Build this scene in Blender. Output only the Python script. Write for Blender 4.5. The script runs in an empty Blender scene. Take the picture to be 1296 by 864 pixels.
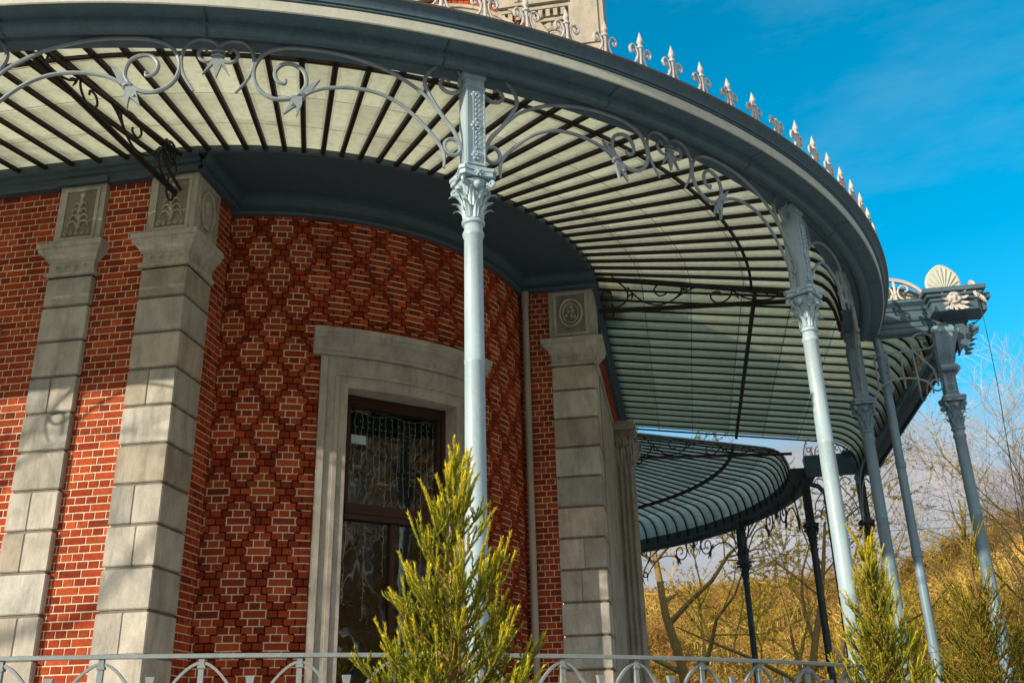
import bpy, bmesh, math, random
from math import sin, cos, pi, radians as rad, sqrt, atan2
from mathutils import Vector, Matrix, noise

scn = bpy.context.scene
col = scn.collection
random.seed(7)

# ------------------------------------------------------------------ layout (metres, camera eye at z = 0)
C1 = Vector((-5.25, 12.75))       # centre of the rounded near corner
C2 = Vector((-5.25, 20.35))       # centre of the rounded far corner
FLOOR, GROUND = -0.5, -1.65
SUN = Vector((-0.67*cos(rad(15.8)), -0.742*cos(rad(15.8)), sin(rad(15.8))))

# ------------------------------------------------------------------ materials
def new_mat(name):
    m = bpy.data.materials.new(name); m.use_nodes = True
    nt = m.node_tree
    for n in list(nt.nodes): nt.nodes.remove(n)
    out = nt.nodes.new('ShaderNodeOutputMaterial')
    return m, nt, out
def N(nt, t, **kw):
    n = nt.nodes.new(t)
    for k, v in kw.items():
        if k in n.inputs.keys() if isinstance(k, str) else False: n.inputs[k].default_value = v
        else: setattr(n, k, v)
    return n
def L(nt, a, b): nt.links.new(a, b)
def ramp(nt, fac, stops):
    r = nt.nodes.new('ShaderNodeValToRGB'); L(nt, fac, r.inputs[0])
    e = r.color_ramp.elements
    while len(e) < len(stops): e.new(0.5)
    for i, (p, c) in enumerate(stops): e[i].position = p; e[i].color = (*c, 1)
    return r.outputs[0]
def noise_tex(nt, coord, scale, detail=5, rough=0.6):
    n = nt.nodes.new('ShaderNodeTexNoise'); n.inputs['Scale'].default_value = scale
    n.inputs['Detail'].default_value = detail; n.inputs['Roughness'].default_value = rough
    L(nt, coord, n.inputs['Vector']); return n.outputs['Fac']
def mix(nt, fac, a, b, mode='MIX'):
    m = nt.nodes.new('ShaderNodeMix'); m.data_type = 'RGBA'; m.blend_type = mode
    for s, v in ((0, fac), (6, a), (7, b)):
        if hasattr(v, 'type') or hasattr(v, 'is_output'): L(nt, v, m.inputs[s])
        else: m.inputs[s].default_value = v if s == 0 else (*v, 1)
    return m.outputs[2]
def bump(nt, h, strength, dist):
    b = nt.nodes.new('ShaderNodeBump'); b.inputs['Strength'].default_value = strength
    b.inputs['Distance'].default_value = dist; L(nt, h, b.inputs['Height']); return b.outputs[0]
def wpos(nt):
    return nt.nodes.new('ShaderNodeNewGeometry').outputs['Position']
def scaled(nt, v, s):
    m = nt.nodes.new('ShaderNodeMapping'); L(nt, v, m.inputs[0]); m.inputs['Scale'].default_value = s; return m.outputs[0]

def mat_paint(name, base, dirt, rough=0.45, streak=0.5, rust=0.0, spec=0.4):
    m, nt, out = new_mat(name); p = N(nt, 'ShaderNodeBsdfPrincipled'); L(nt, p.outputs[0], out.inputs[0])
    w = wpos(nt)
    n1 = noise_tex(nt, scaled(nt, w, (5, 5, 1.2)), 2.0, 6, 0.65)
    n2 = noise_tex(nt, w, 38, 4, 0.7)
    f = ramp(nt, n1, [(0.38, (0, 0, 0)), (0.72, (1, 1, 1))])
    c = mix(nt, f, base, dirt)
    c2 = mix(nt, streak*0.5, c, ramp(nt, n2, [(0.3, tuple(x*0.55 for x in base)), (0.7, tuple(min(1, x*1.25) for x in base))]))
    if rust:
        r = noise_tex(nt, scaled(nt, w, (9, 9, 2)), 3.1, 6, 0.7)
        c2 = mix(nt, ramp(nt, r, [(0.62, (0, 0, 0)), (0.72, (rust, rust, rust))]), c2, (0.16, 0.07, 0.025))
    L(nt, c2, p.inputs['Base Color'])
    p.inputs['Roughness'].default_value = rough; p.inputs['Specular IOR Level'].default_value = spec
    L(nt, bump(nt, n2, 0.5, 0.004), p.inputs['Normal'])
    return m
def mat_stone(name, a, b, dark, scale=1.0):
    m, nt, out = new_mat(name); p = N(nt, 'ShaderNodeBsdfPrincipled'); L(nt, p.outputs[0], out.inputs[0])
    w = wpos(nt)
    n1 = noise_tex(nt, w, 3.3*scale, 7, 0.62); n2 = noise_tex(nt, w, 60*scale, 5, 0.7)
    n3 = noise_tex(nt, scaled(nt, w, (4, 4, 2.0)), 1.3, 7, 0.7)
    at = N(nt, 'ShaderNodeAttribute', attribute_name='Col')
    c = mix(nt, n1, a, b)
    c = mix(nt, ramp(nt, n3, [(0.40, (0, 0, 0)), (0.68, (0.85, 0.85, 0.85))]), c, dark)
    c = mix(nt, 0.35, c, ramp(nt, n2, [(0.25, tuple(x*0.5 for x in a)), (0.75, tuple(min(1, x*1.3) for x in b))]))
    c = mix(nt, 1.0, c, at.outputs['Color'], 'MULTIPLY')
    L(nt, c, p.inputs['Base Color']); p.inputs['Roughness'].default_value = 0.85; p.inputs['Specular IOR Level'].default_value = 0.2
    n4 = noise_tex(nt, w, 11*scale, 6, 0.7)
    soot = noise_tex(nt, scaled(nt, w, (9, 9, 1.3)), 1.0, 6, 0.75)
    c = mix(nt, ramp(nt, soot, [(0.52, (0, 0, 0)), (0.72, (0.42, 0.42, 0.42))]), c, tuple(x*0.6 for x in dark))
    L(nt, c, p.inputs['Base Color'])
    hh = N(nt, 'ShaderNodeMath', operation='MULTIPLY_ADD'); L(nt, n4, hh.inputs[0]); hh.inputs[1].default_value = 1.6; L(nt, n2, hh.inputs[2])
    L(nt, bump(nt, hh.outputs[0], 0.55, 0.007), p.inputs['Normal'])
    return m
def mat_vcol(name, rough=0.8, nscale=45, nstr=0.35, spec=0.2, bstr=0.4, bdist=0.004, trans=0.0, blotch=0.0):
    m, nt, out = new_mat(name); p = N(nt, 'ShaderNodeBsdfPrincipled')
    at = N(nt, 'ShaderNodeAttribute', attribute_name='Col')
    w = wpos(nt); n = noise_tex(nt, w, nscale, 5, 0.65)
    g = ramp(nt, n, [(0.25, (1-nstr,)*3), (0.75, (1+nstr,)*3)])
    c = mix(nt, 1.0, at.outputs['Color'], g, 'MULTIPLY')
    if blotch:
        n2 = noise_tex(nt, w, 1.1, 6, 0.6)
        c = mix(nt, 1.0, c, ramp(nt, n2, [(0.3, (1-blotch,)*3), (0.7, (1+blotch*0.5,)*3)]), 'MULTIPLY')
    L(nt, c, p.inputs['Base Color']); p.inputs['Roughness'].default_value = rough; p.inputs['Specular IOR Level'].default_value = spec
    if bstr: L(nt, bump(nt, n, bstr, bdist), p.inputs['Normal'])
    if trans:
        t = N(nt, 'ShaderNodeBsdfTranslucent'); L(nt, c, t.inputs[0])
        mx = N(nt, 'ShaderNodeMixShader'); mx.inputs[0].default_value = trans
        L(nt, p.outputs[0], mx.inputs[1]); L(nt, t.outputs[0], mx.inputs[2]); L(nt, mx.outputs[0], out.inputs[0])
    else: L(nt, p.outputs[0], out.inputs[0])
    return m
def mat_canopy_glass(name, tint):
    m, nt, out = new_mat(name)
    w = wpos(nt)
    n1 = noise_tex(nt, w, 1.3, 6, 0.6); n2 = noise_tex(nt, w, 14, 5, 0.7)
    at = N(nt, 'ShaderNodeAttribute', attribute_name='Col')
    c = mix(nt, ramp(nt, n1, [(0.35, (0, 0, 0)), (0.7, (1, 1, 1))]), (0.90, 0.84, 0.52), (0.78, 0.72, 0.42))
    c = mix(nt, 0.45, c, ramp(nt, n2, [(0.3, (0.48, 0.46, 0.26)), (0.55, (0.92, 0.86, 0.56))]))
    n3 = noise_tex(nt, w, 3.4, 8, 0.75); c = mix(nt, ramp(nt, n3, [(0.55, (0, 0, 0)), (0.72, (0.55, 0.55, 0.55))]), c, (0.42, 0.40, 0.24))
    n5 = noise_tex(nt, w, 26, 3, 0.6); c = mix(nt, ramp(nt, n5, [(0.68, (0, 0, 0)), (0.74, (0.6, 0.6, 0.6))]), c, (0.30, 0.27, 0.15))
    c = mix(nt, 1.0, c, at.outputs['Color'], 'MULTIPLY'); c = mix(nt, 1.0, c, tint, 'MULTIPLY')
    t = N(nt, 'ShaderNodeBsdfTranslucent'); L(nt, c, t.inputs[0])
    d = N(nt, 'ShaderNodeBsdfDiffuse'); L(nt, c, d.inputs[0])
    g = N(nt, 'ShaderNodeBsdfGlossy'); g.inputs['Roughness'].default_value = 0.16
    m1 = N(nt, 'ShaderNodeMixShader'); m1.inputs[0].default_value = 0.22
    L(nt, t.outputs[0], m1.inputs[1]); L(nt, d.outputs[0], m1.inputs[2])
    m2 = N(nt, 'ShaderNodeMixShader'); m2.inputs[0].default_value = 0.05
    L(nt, m1.outputs[0], m2.inputs[1]); L(nt, g.outputs[0], m2.inputs[2]); L(nt, m2.outputs[0], out.inputs[0])
    L(nt, bump(nt, n2, 0.2, 0.004), g.inputs['Normal'])
    return m
def mat_window():
    m, nt, out = new_mat('window_glass')
    t = N(nt, 'ShaderNodeBsdfTransparent'); t.inputs[0].default_value = (0.75, 0.8, 0.78, 1)
    g = N(nt, 'ShaderNodeBsdfGlossy'); g.inputs['Roughness'].default_value = 0.015; g.inputs[0].default_value = (0.9, 0.9, 0.9, 1)
    n = noise_tex(nt, wpos(nt), 2.2, 2, 0.5); L(nt, bump(nt, n, 0.12, 0.02), g.inputs['Normal'])
    f = N(nt, 'ShaderNodeFresnel'); f.inputs[0].default_value = 1.55
    a = N(nt, 'ShaderNodeMath', operation='MULTIPLY_ADD'); L(nt, f.outputs[0], a.inputs[0]); a.inputs[1].default_value = 1.0; a.inputs[2].default_value = 0.06
    mx = N(nt, 'ShaderNodeMixShader'); L(nt, a.outputs[0], mx.inputs[0]); L(nt, t.outputs[0], mx.inputs[1]); L(nt, g.outputs[0], mx.inputs[2])
    L(nt, mx.outputs[0], out.inputs[0]); return m
def mat_hill():
    m, nt, out = new_mat('dry_hillside'); p = N(nt, 'ShaderNodeBsdfPrincipled'); L(nt, p.outputs[0], out.inputs[0])
    w = wpos(nt); n1 = noise_tex(nt, w, 0.09, 8, 0.7); n2 = noise_tex(nt, w, 0.7, 8, 0.75)
    c = ramp(nt, n1, [(0.3, (0.10, 0.055, 0.018)), (0.5, (0.24, 0.13, 0.03)), (0.7, (0.34, 0.21, 0.05))])
    c = mix(nt, 0.6, c, ramp(nt, n2, [(0.3, (0.06, 0.035, 0.012)), (0.55, (0.25, 0.15, 0.04)), (0.75, (0.4, 0.28, 0.08))]))
    L(nt, c, p.inputs['Base Color']); p.inputs['Roughness'].default_value = 0.95; p.inputs['Specular IOR Level'].default_value = 0.05
    L(nt, bump(nt, n2, 1.0, 1.2), p.inputs['Normal']); return m

M = dict(
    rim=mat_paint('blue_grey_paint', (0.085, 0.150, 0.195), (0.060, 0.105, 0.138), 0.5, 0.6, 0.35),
    ledge=mat_paint('pale_weathered_paint', (0.56, 0.58, 0.50), (0.46, 0.49, 0.43), 0.55, 0.4),
    lip=mat_paint('brown_stained_gutter', (0.16, 0.14, 0.12), (0.09, 0.085, 0.08), 0.6, 0.6, 0.4),
    iron=mat_paint('pale_blue_iron_paint', (0.42, 0.56, 0.63), (0.29, 0.42, 0.50), 0.38, 0.35, 0.10, 0.5),
    crest=mat_paint('chalky_iron_paint', (0.60, 0.57, 0.54), (0.42, 0.41, 0.41), 0.55, 0.5, 0.5),
    scroll=mat_paint('grey_iron_paint', (0.30, 0.36, 0.39), (0.20, 0.25, 0.28), 0.42, 0.4, 0.2),
    dark=mat_paint('slate_and_shaded_iron', (0.045, 0.066, 0.078), (0.03, 0.045, 0.055), 0.5, 0.5),  # on far columns, rim and brackets this dark tone stands for shade
    bar=mat_paint('brown_black_iron', (0.030, 0.024, 0.022), (0.018, 0.016, 0.016), 0.55, 0.4, 0.2, 0.3),
    rail=mat_paint('railing_paint', (0.30, 0.35, 0.36), (0.22, 0.27, 0.28), 0.45, 0.4, 0.15),
    soffit=mat_paint('soffit_paint', (0.062, 0.096, 0.120), (0.048, 0.076, 0.098), 0.6, 0.3),
    pipe=mat_paint('cream_pipe_paint', (0.40, 0.39, 0.34), (0.30, 0.29, 0.26), 0.5, 0.4),
    stone=mat_stone('limestone', (0.68, 0.65, 0.58), (0.52, 0.50, 0.45), (0.20, 0.19, 0.17)),
    stone2=mat_stone('grey_limestone', (0.54, 0.51, 0.46), (0.41, 0.39, 0.355), (0.20, 0.185, 0.165)),
    attic=mat_stone('cream_limestone', (0.55, 0.50, 0.41), (0.46, 0.42, 0.35), (0.30, 0.27, 0.23)),
    brick=mat_vcol('red_brick_and_joints', 0.85, 55, 0.35, 0.15, 0.5, 0.004, blotch=0.25),
    wood=mat_paint('brown_window_wood', (0.050, 0.017, 0.011), (0.035, 0.012, 0.009), 0.4, 0.3),
    glass=mat_canopy_glass('wired_opal_glass', (0.75, 0.79, 0.88)), glass_porch=mat_canopy_glass('greenish_wired_glass', (0.52, 0.58, 0.62)), glass_far=mat_canopy_glass('blue_green_wired_glass', (0.58, 0.68, 0.86)), iron_mid=mat_paint('shaded_blue_iron_paint', (0.21, 0.325, 0.41), (0.145, 0.235, 0.30), 0.42, 0.4, 0.12, 0.45), pane=mat_window(),  # blue iron paint here is the pale one darkened for canopy shade
    room=mat_paint('dark_curtain', (0.020, 0.017, 0.014), (0.05, 0.043, 0.034), 0.9, 0.3),
    white=mat_paint('white_plastic', (0.8, 0.8, 0.78), (0.75, 0.75, 0.74), 0.4, 0.1),
    reflection_patch=mat_paint('pale_blue_reflection', (0.45, 0.62, 0.75), (0.40, 0.56, 0.70), 0.5, 0.2),
    needle=mat_vcol('needles', 0.55, 30, 0.25, 0.3, 0, 0, 0.35),
    bark=mat_vcol('bark_and_lichen', 0.9, 9, 0.35, 0.1, 0.5, 0.02),
    brush=mat_vcol('dry_brush', 0.95, 3, 0.3, 0.05, 0, 0, 0.2),
    hill=mat_hill(),
    ground=mat_stone('pale_paving', (0.52, 0.49, 0.44), (0.42, 0.40, 0.36), (0.28, 0.27, 0.24), 0.5),  # unseen paving, its tone raised to bounce light up to the soffits
    cable=mat_paint('dark_cable', (0.03, 0.03, 0.03), (0.02, 0.02, 0.02), 0.6, 0.2),
)

# ------------------------------------------------------------------ mesh builder
class MB:
    def __init__(s): s.v = []; s.f = []; s.c = []; s.m = []; s.col = (1, 1, 1); s.mi = 0
    def add(s, vs, fs):
        o = len(s.v); s.v.extend([tuple(v) for v in vs])
        for f in fs: s.f.append(tuple(i+o for i in f)); s.c.append(s.col); s.m.append(s.mi)
    def box(s, x0, x1, y0, y1, z0, z1):
        s.add([(x0,y0,z0),(x1,y0,z0),(x1,y1,z0),(x0,y1,z0),(x0,y0,z1),(x1,y0,z1),(x1,y1,z1),(x0,y1,z1)],
              [(3,2,1,0),(4,5,6,7),(0,1,5,4),(1,2,6,5),(2,3,7,6),(3,0,4,7)])
    def grid(s, rows, closed=False):
        n = len(rows[0]); vs = [p for r in rows for p in r]; fs = []
        for i in range(len(rows)-1):
            for j in range(n if closed else n-1):
                k = (j+1) % n; fs.append((i*n+j, i*n+k, (i+1)*n+k, (i+1)*n+j))
        s.add(vs, fs)
    def tube(s, pts, r, n=6, caps=True, flat=None):
        pts = [Vector(p) for p in pts]; k = len(pts); rows = []
        rr = r if isinstance(r, (list, tuple)) else [r]*k
        t0 = (pts[1]-pts[0]).normalized()
        u = t0.cross(Vector((0, 0, 1)))
        if u.length < 1e-3: u = t0.cross(Vector((0, 1, 0)))
        u.normalize()
        for i in range(k):
            t = (pts[min(i+1, k-1)]-pts[max(i-1, 0)])
            t = t.normalized() if t.length > 1e-9 else t0
            u = u - t*u.dot(t); u = u.normalized() if u.length > 1e-6 else t.orthogonal().normalized()
            w = t.cross(u)
            rows.append([pts[i] + (u*cos(2*pi*j/n)+w*sin(2*pi*j/n))*rr[i] for j in range(n)])
        s.grid(rows, True)
        if caps:
            o = len(s.v)
            s.add(rows[0], [tuple(range(n))]); s.add(rows[-1], [tuple(reversed(range(n)))])
    def strip(s, pts, nor, w, h):
        """flat bar: rectangular section, width w along nor, thickness h across"""
        pts = [Vector(p) for p in pts]; nor = Vector(nor).normalized(); rows = []; k = len(pts)
        for i in range(k):
            t = (pts[min(i+1, k-1)]-pts[max(i-1, 0)]).normalized(); b = t.cross(nor).normalized()
            a = nor*w/2; b = b*h/2
            rows.append([pts[i]+a+b, pts[i]-a+b, pts[i]-a-b, pts[i]+a-b])
        s.grid(rows, True); s.add(rows[0], [(3,2,1,0)]); s.add(rows[-1], [(0,1,2,3)])
    def lathe(s, prof, cx=0, cy=0, n=20):
        rows = [[(cx+r*cos(2*pi*j/n), cy+r*sin(2*pi*j/n), z) for j in range(n)] for r, z in prof]
        s.grid(rows, True)
    def blob(s, c, r, n=8, m=5):
        c = Vector(c); rows = []
        for i in range(m+1):
            a = -pi/2+pi*i/m
            rows.append([(c.x+r[0]*cos(a)*cos(2*pi*j/n), c.y+r[1]*cos(a)*sin(2*pi*j/n), c.z+r[2]*sin(a)) for j in range(n)])
        s.grid(rows, True)
    def prism(s, poly, f, d0, d1):
        """poly in 2D, f(a, b, d) -> point"""
        n = len(poly); a = [f(x, y, d0) for x, y in poly]; b = [f(x, y, d1) for x, y in poly]
        s.add(a+b, [tuple(reversed(range(n))), tuple(range(n, 2*n))]+[(i, (i+1) % n, n+(i+1) % n, n+i) for i in range(n)])
    def leaf(s, base, up, out, L_, w, curl=0.5, n=5, th=0.006):
        """a bent tapering leaf growing along up and curling toward out"""
        base, up, out = Vector(base), Vector(up).normalized(), Vector(out).normalized(); side = up.cross(out).normalized()
        rows = []
        for i in range(n+1):
            t = i/n; a = curl*2.2*max(0, t-0.25)**1.3
            cpt = base+up*(L_*t*cos(a*0.6))+out*(L_*0.5*t*sin(a)+0.012*t)
            ww = w*(0.55+0.9*t-1.42*t*t)*(1+0.22*(i % 2))
            rows.append([cpt-side*ww+out*-0.004, cpt-side*ww*0.5+out*(ww*0.35), cpt+out*(ww*0.1), cpt+side*ww*0.5+out*(ww*0.35), cpt+side*ww+out*-0.004])
        s.grid(rows)
    def build(s, name, mat, parent=None, smooth=None, bevel=None, loc=None, rotz=0, weld=False):
        me = bpy.data.meshes.new(name); me.from_pydata(s.v, [], s.f)
        mats = mat if isinstance(mat, (list, tuple)) else [mat]
        for m_ in mats: me.materials.append(m_)
        if len(mats) > 1: me.polygons.foreach_set('material_index', s.m)
        at = me.color_attributes.new('Col', 'FLOAT_COLOR', 'CORNER'); buf = []
        for f, c in zip(s.f, s.c): buf.extend((c[0], c[1], c[2], 1.0)*len(f))
        at.data.foreach_set('color', buf)
        if weld or bevel:
            bm = bmesh.new(); bm.from_mesh(me); bmesh.ops.remove_doubles(bm, verts=bm.verts, dist=1e-5)
            if bevel:
                ed = [e for e in bm.edges if len(e.link_faces) == 2 and e.calc_face_angle(0) > 0.5]
                bmesh.ops.bevel(bm, geom=ed, offset=bevel, segments=2, affect='EDGES', clamp_overlap=True)
            bm.to_mesh(me); bm.free()
        if smooth is not None:
            me.polygons.foreach_set('use_smooth', [True]*len(me.polygons)); me.set_sharp_from_angle(angle=rad(smooth))
        o = bpy.data.objects.new(name, me); col.objects.link(o)
        if parent: o.parent = parent
        if loc: o.location = loc
        o.rotation_euler.z = rotz
        return o
def inst(o, parent, loc=(0, 0, 0), rotz=0):
    c = o.copy(); col.objects.link(c); c.parent = parent; c.location = loc; c.rotation_euler = (0, 0, rotz); return c
def tag(o, label=None, cat=None, group=None, kind=None):
    if label: o['label'] = label
    if cat: o['category'] = cat
    if group: o['group'] = group
    if kind: o['kind'] = kind
    return o
def thing(name, label, cat, loc=(0, 0, 0), rz=0, group=None):
    o = bpy.data.objects.new(name, None); o.empty_display_size = 0.2; col.objects.link(o)
    o.location = loc; o.rotation_euler.z = rz; return tag(o, label, cat, group)
def smoothpts(p, k=4):
    """Catmull-Rom through 2D/3D points"""
    p = [Vector(q) for q in p]; out = []
    for i in range(len(p)-1):
        a, b, c, d = p[max(i-1, 0)], p[i], p[i+1], p[min(i+2, len(p)-1)]
        for j in range(k):
            t = j/k; out.append(0.5*((2*b)+(c-a)*t+(2*a-5*b+4*c-d)*t*t+(3*b-a-3*c+d)*t**3))
    out.append(p[-1]); return out

# plan skeleton: (foot, outward normal); a point at offset R is foot + n*R
def arc(C, a0, a1, step=1.5):
    n = max(2, int(abs(a1-a0)/step)+1)
    return [(C, Vector((cos(rad(a0+(a1-a0)*i/(n-1))), sin(rad(a0+(a1-a0)*i/(n-1)))))) for i in range(n)]
def lineA(x0, x1, n=2): return [(Vector((x0+(x1-x0)*i/(n-1), C1.y)), Vector((0, -1))) for i in range(n)]
def lineB(y0, y1, n=2): return [(Vector((C1.x, y0+(y1-y0)*i/(n-1))), Vector((1, 0))) for i in range(n)]
def lineD(x0, x1, n=2): return [(Vector((x0+(x1-x0)*i/(n-1), C2.y)), Vector((0, 1))) for i in range(n)]
def at(fn, R, z): return (fn[0].x+fn[1].x*R, fn[0].y+fn[1].y*R, z)
def sweep(mb, path, prof, caps=True, closed=False):
    rows = [[at(fn, R, z) for R, z in prof] for fn in path]
    mb.grid(rows, closed)
    if caps:
        n = len(prof); mb.add(rows[0], [tuple(range(n))]); mb.add(rows[-1], [tuple(reversed(range(n)))])

# ------------------------------------------------------------------ camera
cam = bpy.data.cameras.new('camera'); co = bpy.data.objects.new('camera', cam); col.objects.link(co); scn.camera = co
yaw, pit, rol = 0.162465347, 0.391487860, -0.0257294736
fw = Vector((-sin(yaw)*cos(pit), cos(yaw)*cos(pit), sin(pit))); rt = Vector((cos(yaw), sin(yaw), 0)); up = rt.cross(fw)
r2 = rt*cos(rol)+up*sin(rol); u2 = -rt*sin(rol)+up*cos(rol)
mw = Matrix.Identity(4)
for i in range(3): mw[i][0], mw[i][1], mw[i][2] = r2[i], u2[i], -fw[i]
co.matrix_world = mw
cam.sensor_width = 36; cam.lens = 1242.12/1296*36; cam.clip_end = 3000; cam.clip_start = 0.05

# ------------------------------------------------------------------ light and sky
w = bpy.data.worlds.new('World'); scn.world = w; w.use_nodes = True; nt = w.node_tree
bg = nt.nodes['Background']
sky = N(nt, 'ShaderNodeTexSky'); sky.sky_type = 'NISHITA'; sky.sun_disc = False
sky.sun_elevation = rad(15.8); sky.sun_rotation = atan2(SUN.x, SUN.y); sky.altitude = 300; sky.air_density = 1.0; sky.dust_density = 0.4; sky.ozone_density = 2.5
tc = N(nt, 'ShaderNodeTexCoord')
sep = N(nt, 'ShaderNodeSeparateXYZ'); L(nt, tc.outputs['Generated'], sep.inputs[0])
hs = N(nt, 'ShaderNodeHueSaturation'); hs.inputs['Saturation'].default_value = 1.45; hs.inputs['Hue'].default_value = 0.475; hs.inputs['Value'].default_value = 1.55
L(nt, sky.outputs[0], hs.inputs['Color'])
cl = noise_tex(nt, scaled(nt, tc.outputs['Generated'], (1, 1, 3.2)), 3.0, 7, 0.6)
ad = N(nt, 'ShaderNodeMath', operation='MULTIPLY_ADD'); L(nt, cl, ad.inputs[0]); ad.inputs[1].default_value = 0.30; L(nt, sep.outputs[2], ad.inputs[2])
bank = ramp(nt, ad.outputs[0], [(0.36, (1, 1, 1)), (0.46, (0, 0, 0))])
wisp = ramp(nt, noise_tex(nt, scaled(nt, tc.outputs['Generated'], (1, 1, 4)), 1.7, 8, 0.62), [(0.5, (0, 0, 0)), (0.85, (0.25, 0.25, 0.25))])
c1 = mix(nt, wisp, hs.outputs[0], (3.4, 4.6, 5.4))
bcol = ramp(nt, noise_tex(nt, scaled(nt, tc.outputs['Generated'], (1, 1, 2.5)), 4.5, 8, 0.65), [(0.3, (0.46, 0.49, 0.57)), (0.7, (0.72, 0.74, 0.80))])
bm_ = mix(nt, 1.0, bcol, (5.2, 5.2, 5.2), 'MULTIPLY')
c2 = mix(nt, bank, c1, bm_)
hz = N(nt, 'ShaderNodeMapRange'); hz.inputs['From Min'].default_value = 0.25; hz.inputs['From Max'].default_value = -0.45; L(nt, sep.outputs[1], hz.inputs['Value'])
hz2 = N(nt, 'ShaderNodeMath', operation='MULTIPLY'); L(nt, hz.outputs[0], hz2.inputs[0]); L(nt, ramp(nt, cl, [(0.25, (0.45, 0.45, 0.45)), (0.6, (1, 1, 1))]), hz2.inputs[1])
c3 = mix(nt, hz2.outputs[0], c2, (7.6, 7.2, 6.7))  # bright haze added to the sky behind the camera as neutral fill
L(nt, c3, bg.inputs['Color']); bg.inputs['Strength'].default_value = 0.15
sl = bpy.data.lights.new('sun', 'SUN'); sl.energy = 5.0; sl.angle = rad(0.55); sl.color = (1.0, 0.86, 0.66)
so = bpy.data.objects.new('sun', sl); col.objects.link(so); so.rotation_euler = SUN.to_track_quat('Z', 'Y').to_euler()
scn.view_settings.view_transform = 'Standard'; scn.view_settings.look = 'None'; scn.view_settings.exposure = 0
scn.cycles.use_denoising = True; scn.cycles.max_bounces = 8; scn.cycles.transparent_max_bounces = 12
scn.cycles.caustics_reflective = False; scn.cycles.caustics_refractive = False

# ------------------------------------------------------------------ ground, terrace, hillside
mb = MB(); mb.grid([[(-700+1400*i/8, -700+1400*j/8, GROUND) for i in range(9)] for j in range(9)])
tag(mb.build('ground', M['ground']), kind='structure')
mb = MB(); full = lineA(-16, C1.x-0.01)+arc(C1, -90, 0, 3)+lineB(C1.y+0.01, C2.y-0.01)+arc(C2, 0, 90, 3)+lineD(C2.x-0.01, -16)
sweep(mb, full, [(0.3, GROUND+0.1), (0.3, FLOOR), (9.1, FLOOR), (9.15, FLOOR-0.05), (9.15, FLOOR-0.16), (9.05, FLOOR-0.17), (9.05, GROUND-0.05)])
mb.box(3.85, 5.6, 12.0, 20.6, GROUND-0.05, FLOOR-0.004)
tag(mb.build('terrace', M['ground']), kind='structure')
def smst(a, b, x): t = min(1, max(0, (x-a)/(b-a))); return t*t*(3-2*t)
def hill_el(az):
    e = 7.6+2.4*smst(9, 20, az)+11*smst(28, 70, az)
    if az < -15: e -= 4.5*smst(-15, -60, -(-az)) if False else 4.5*smst(15, 60, -az)
    if az > 120: e -= 8*smst(120, 170, az)
    return e
def hill_z(x, y):
    d = sqrt(x*x+y*y); az = math.degrees(atan2(x, y))
    n = noise.fractal(Vector((x*0.02, y*0.02, 0.3)), 1.0, 2.0, 5)
    H = 125*math.tan(rad(hill_el(az)))
    return GROUND-0.3+(H+1.9)*smst(30, 135, d)+n*2.2*smst(45, 80, d)+max(0, d-135)*0.02
mb = MB(); rows = []
for i in range(60):
    d = 32+i*3.2+(i > 50)*(i-50)*30
    rows.append([(d*sin(rad(a)), d*cos(rad(a)), hill_z(d*sin(rad(a)), d*cos(rad(a)))) for a in range(-180, 181, 2)])
mb.grid(rows); tag(mb.build('hillside', M['hill'], smooth=60), kind='structure')

# ------------------------------------------------------------------ vegetation
BR = random.Random(5)
def brush_clump(mb, x, y, z, h, n, wid, pal):
    for k in range(n):
        c = BR.choice(pal); q = BR.uniform(0.8, 1.9); mb.col = (c[0]*q, c[1]*q, c[2]*q)
        a = BR.uniform(0, 2*pi); t = BR.uniform(0, 0.75)*h*0.5; hh = h*BR.uniform(0.45, 1.0)
        bx, by = x+BR.uniform(-1, 1)*h*0.35, y+BR.uniform(-1, 1)*h*0.35
        tx, ty = bx+cos(a)*t, by+sin(a)*t; d = BR.uniform(0, pi); ww = wid*BR.uniform(0.6, 1.5)
        mb.add([(bx-cos(d)*ww, by-sin(d)*ww, z-0.3), (bx+cos(d)*ww, by+sin(d)*ww, z-0.3), (tx+cos(d)*ww*0.25, ty+sin(d)*ww*0.25, z+hh)], [(0, 1, 2)])
        for e in range(2):
            u = BR.uniform(0.4, 0.95); px, py, pz = bx+(tx-bx)*u, by+(ty-by)*u, z+hh*u
            b = BR.uniform(0, 2*pi); l = h*BR.uniform(0.12, 0.3)
            dz = l*BR.uniform(0.2, 1.1); mb.add([(px, py, pz), (px+cos(b)*l, py+sin(b)*l, pz+dz), (px+cos(b)*l*0.4, py+sin(b)*l*0.4, pz+dz*0.4-ww*1.6)], [(0, 1, 2)])
mb = MB(); palH = [(0.36, 0.22, 0.05), (0.28, 0.16, 0.04), (0.42, 0.29, 0.08), (0.20, 0.11, 0.03), (0.30, 0.22, 0.05), (0.14, 0.10, 0.03), (0.25, 0.13, 0.05)]
for k in range(5200):
    az = BR.uniform(-9, 27) if k < 4000 else BR.uniform(27, 150)
    d = BR.uniform(38, 140); x, y = d*sin(rad(az)), d*cos(rad(az))
    if noise.fractal(Vector((x*0.06, y*0.06, 2)), 1, 2, 3) < -0.25: continue
    h = BR.uniform(0.9, 2.6)*(1+0.4*(BR.random() < 0.1))
    pn = noise.fractal(Vector((x*0.045, y*0.03, 7)), 1, 2, 4); tonek = max(0.35, 0.95+0.9*pn)*(0.3 if az > 40 else 1)
    pal2 = [(c[0]*tonek, c[1]*tonek*(0.9+0.12*(pn > 0)), c[2]*tonek) for c in palH]
    brush_clump(mb, x, y, hill_z(x, y), h*(0.8+0.5*(pn < -.1)), 15, 0.014+0.00035*d, pal2)
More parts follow.
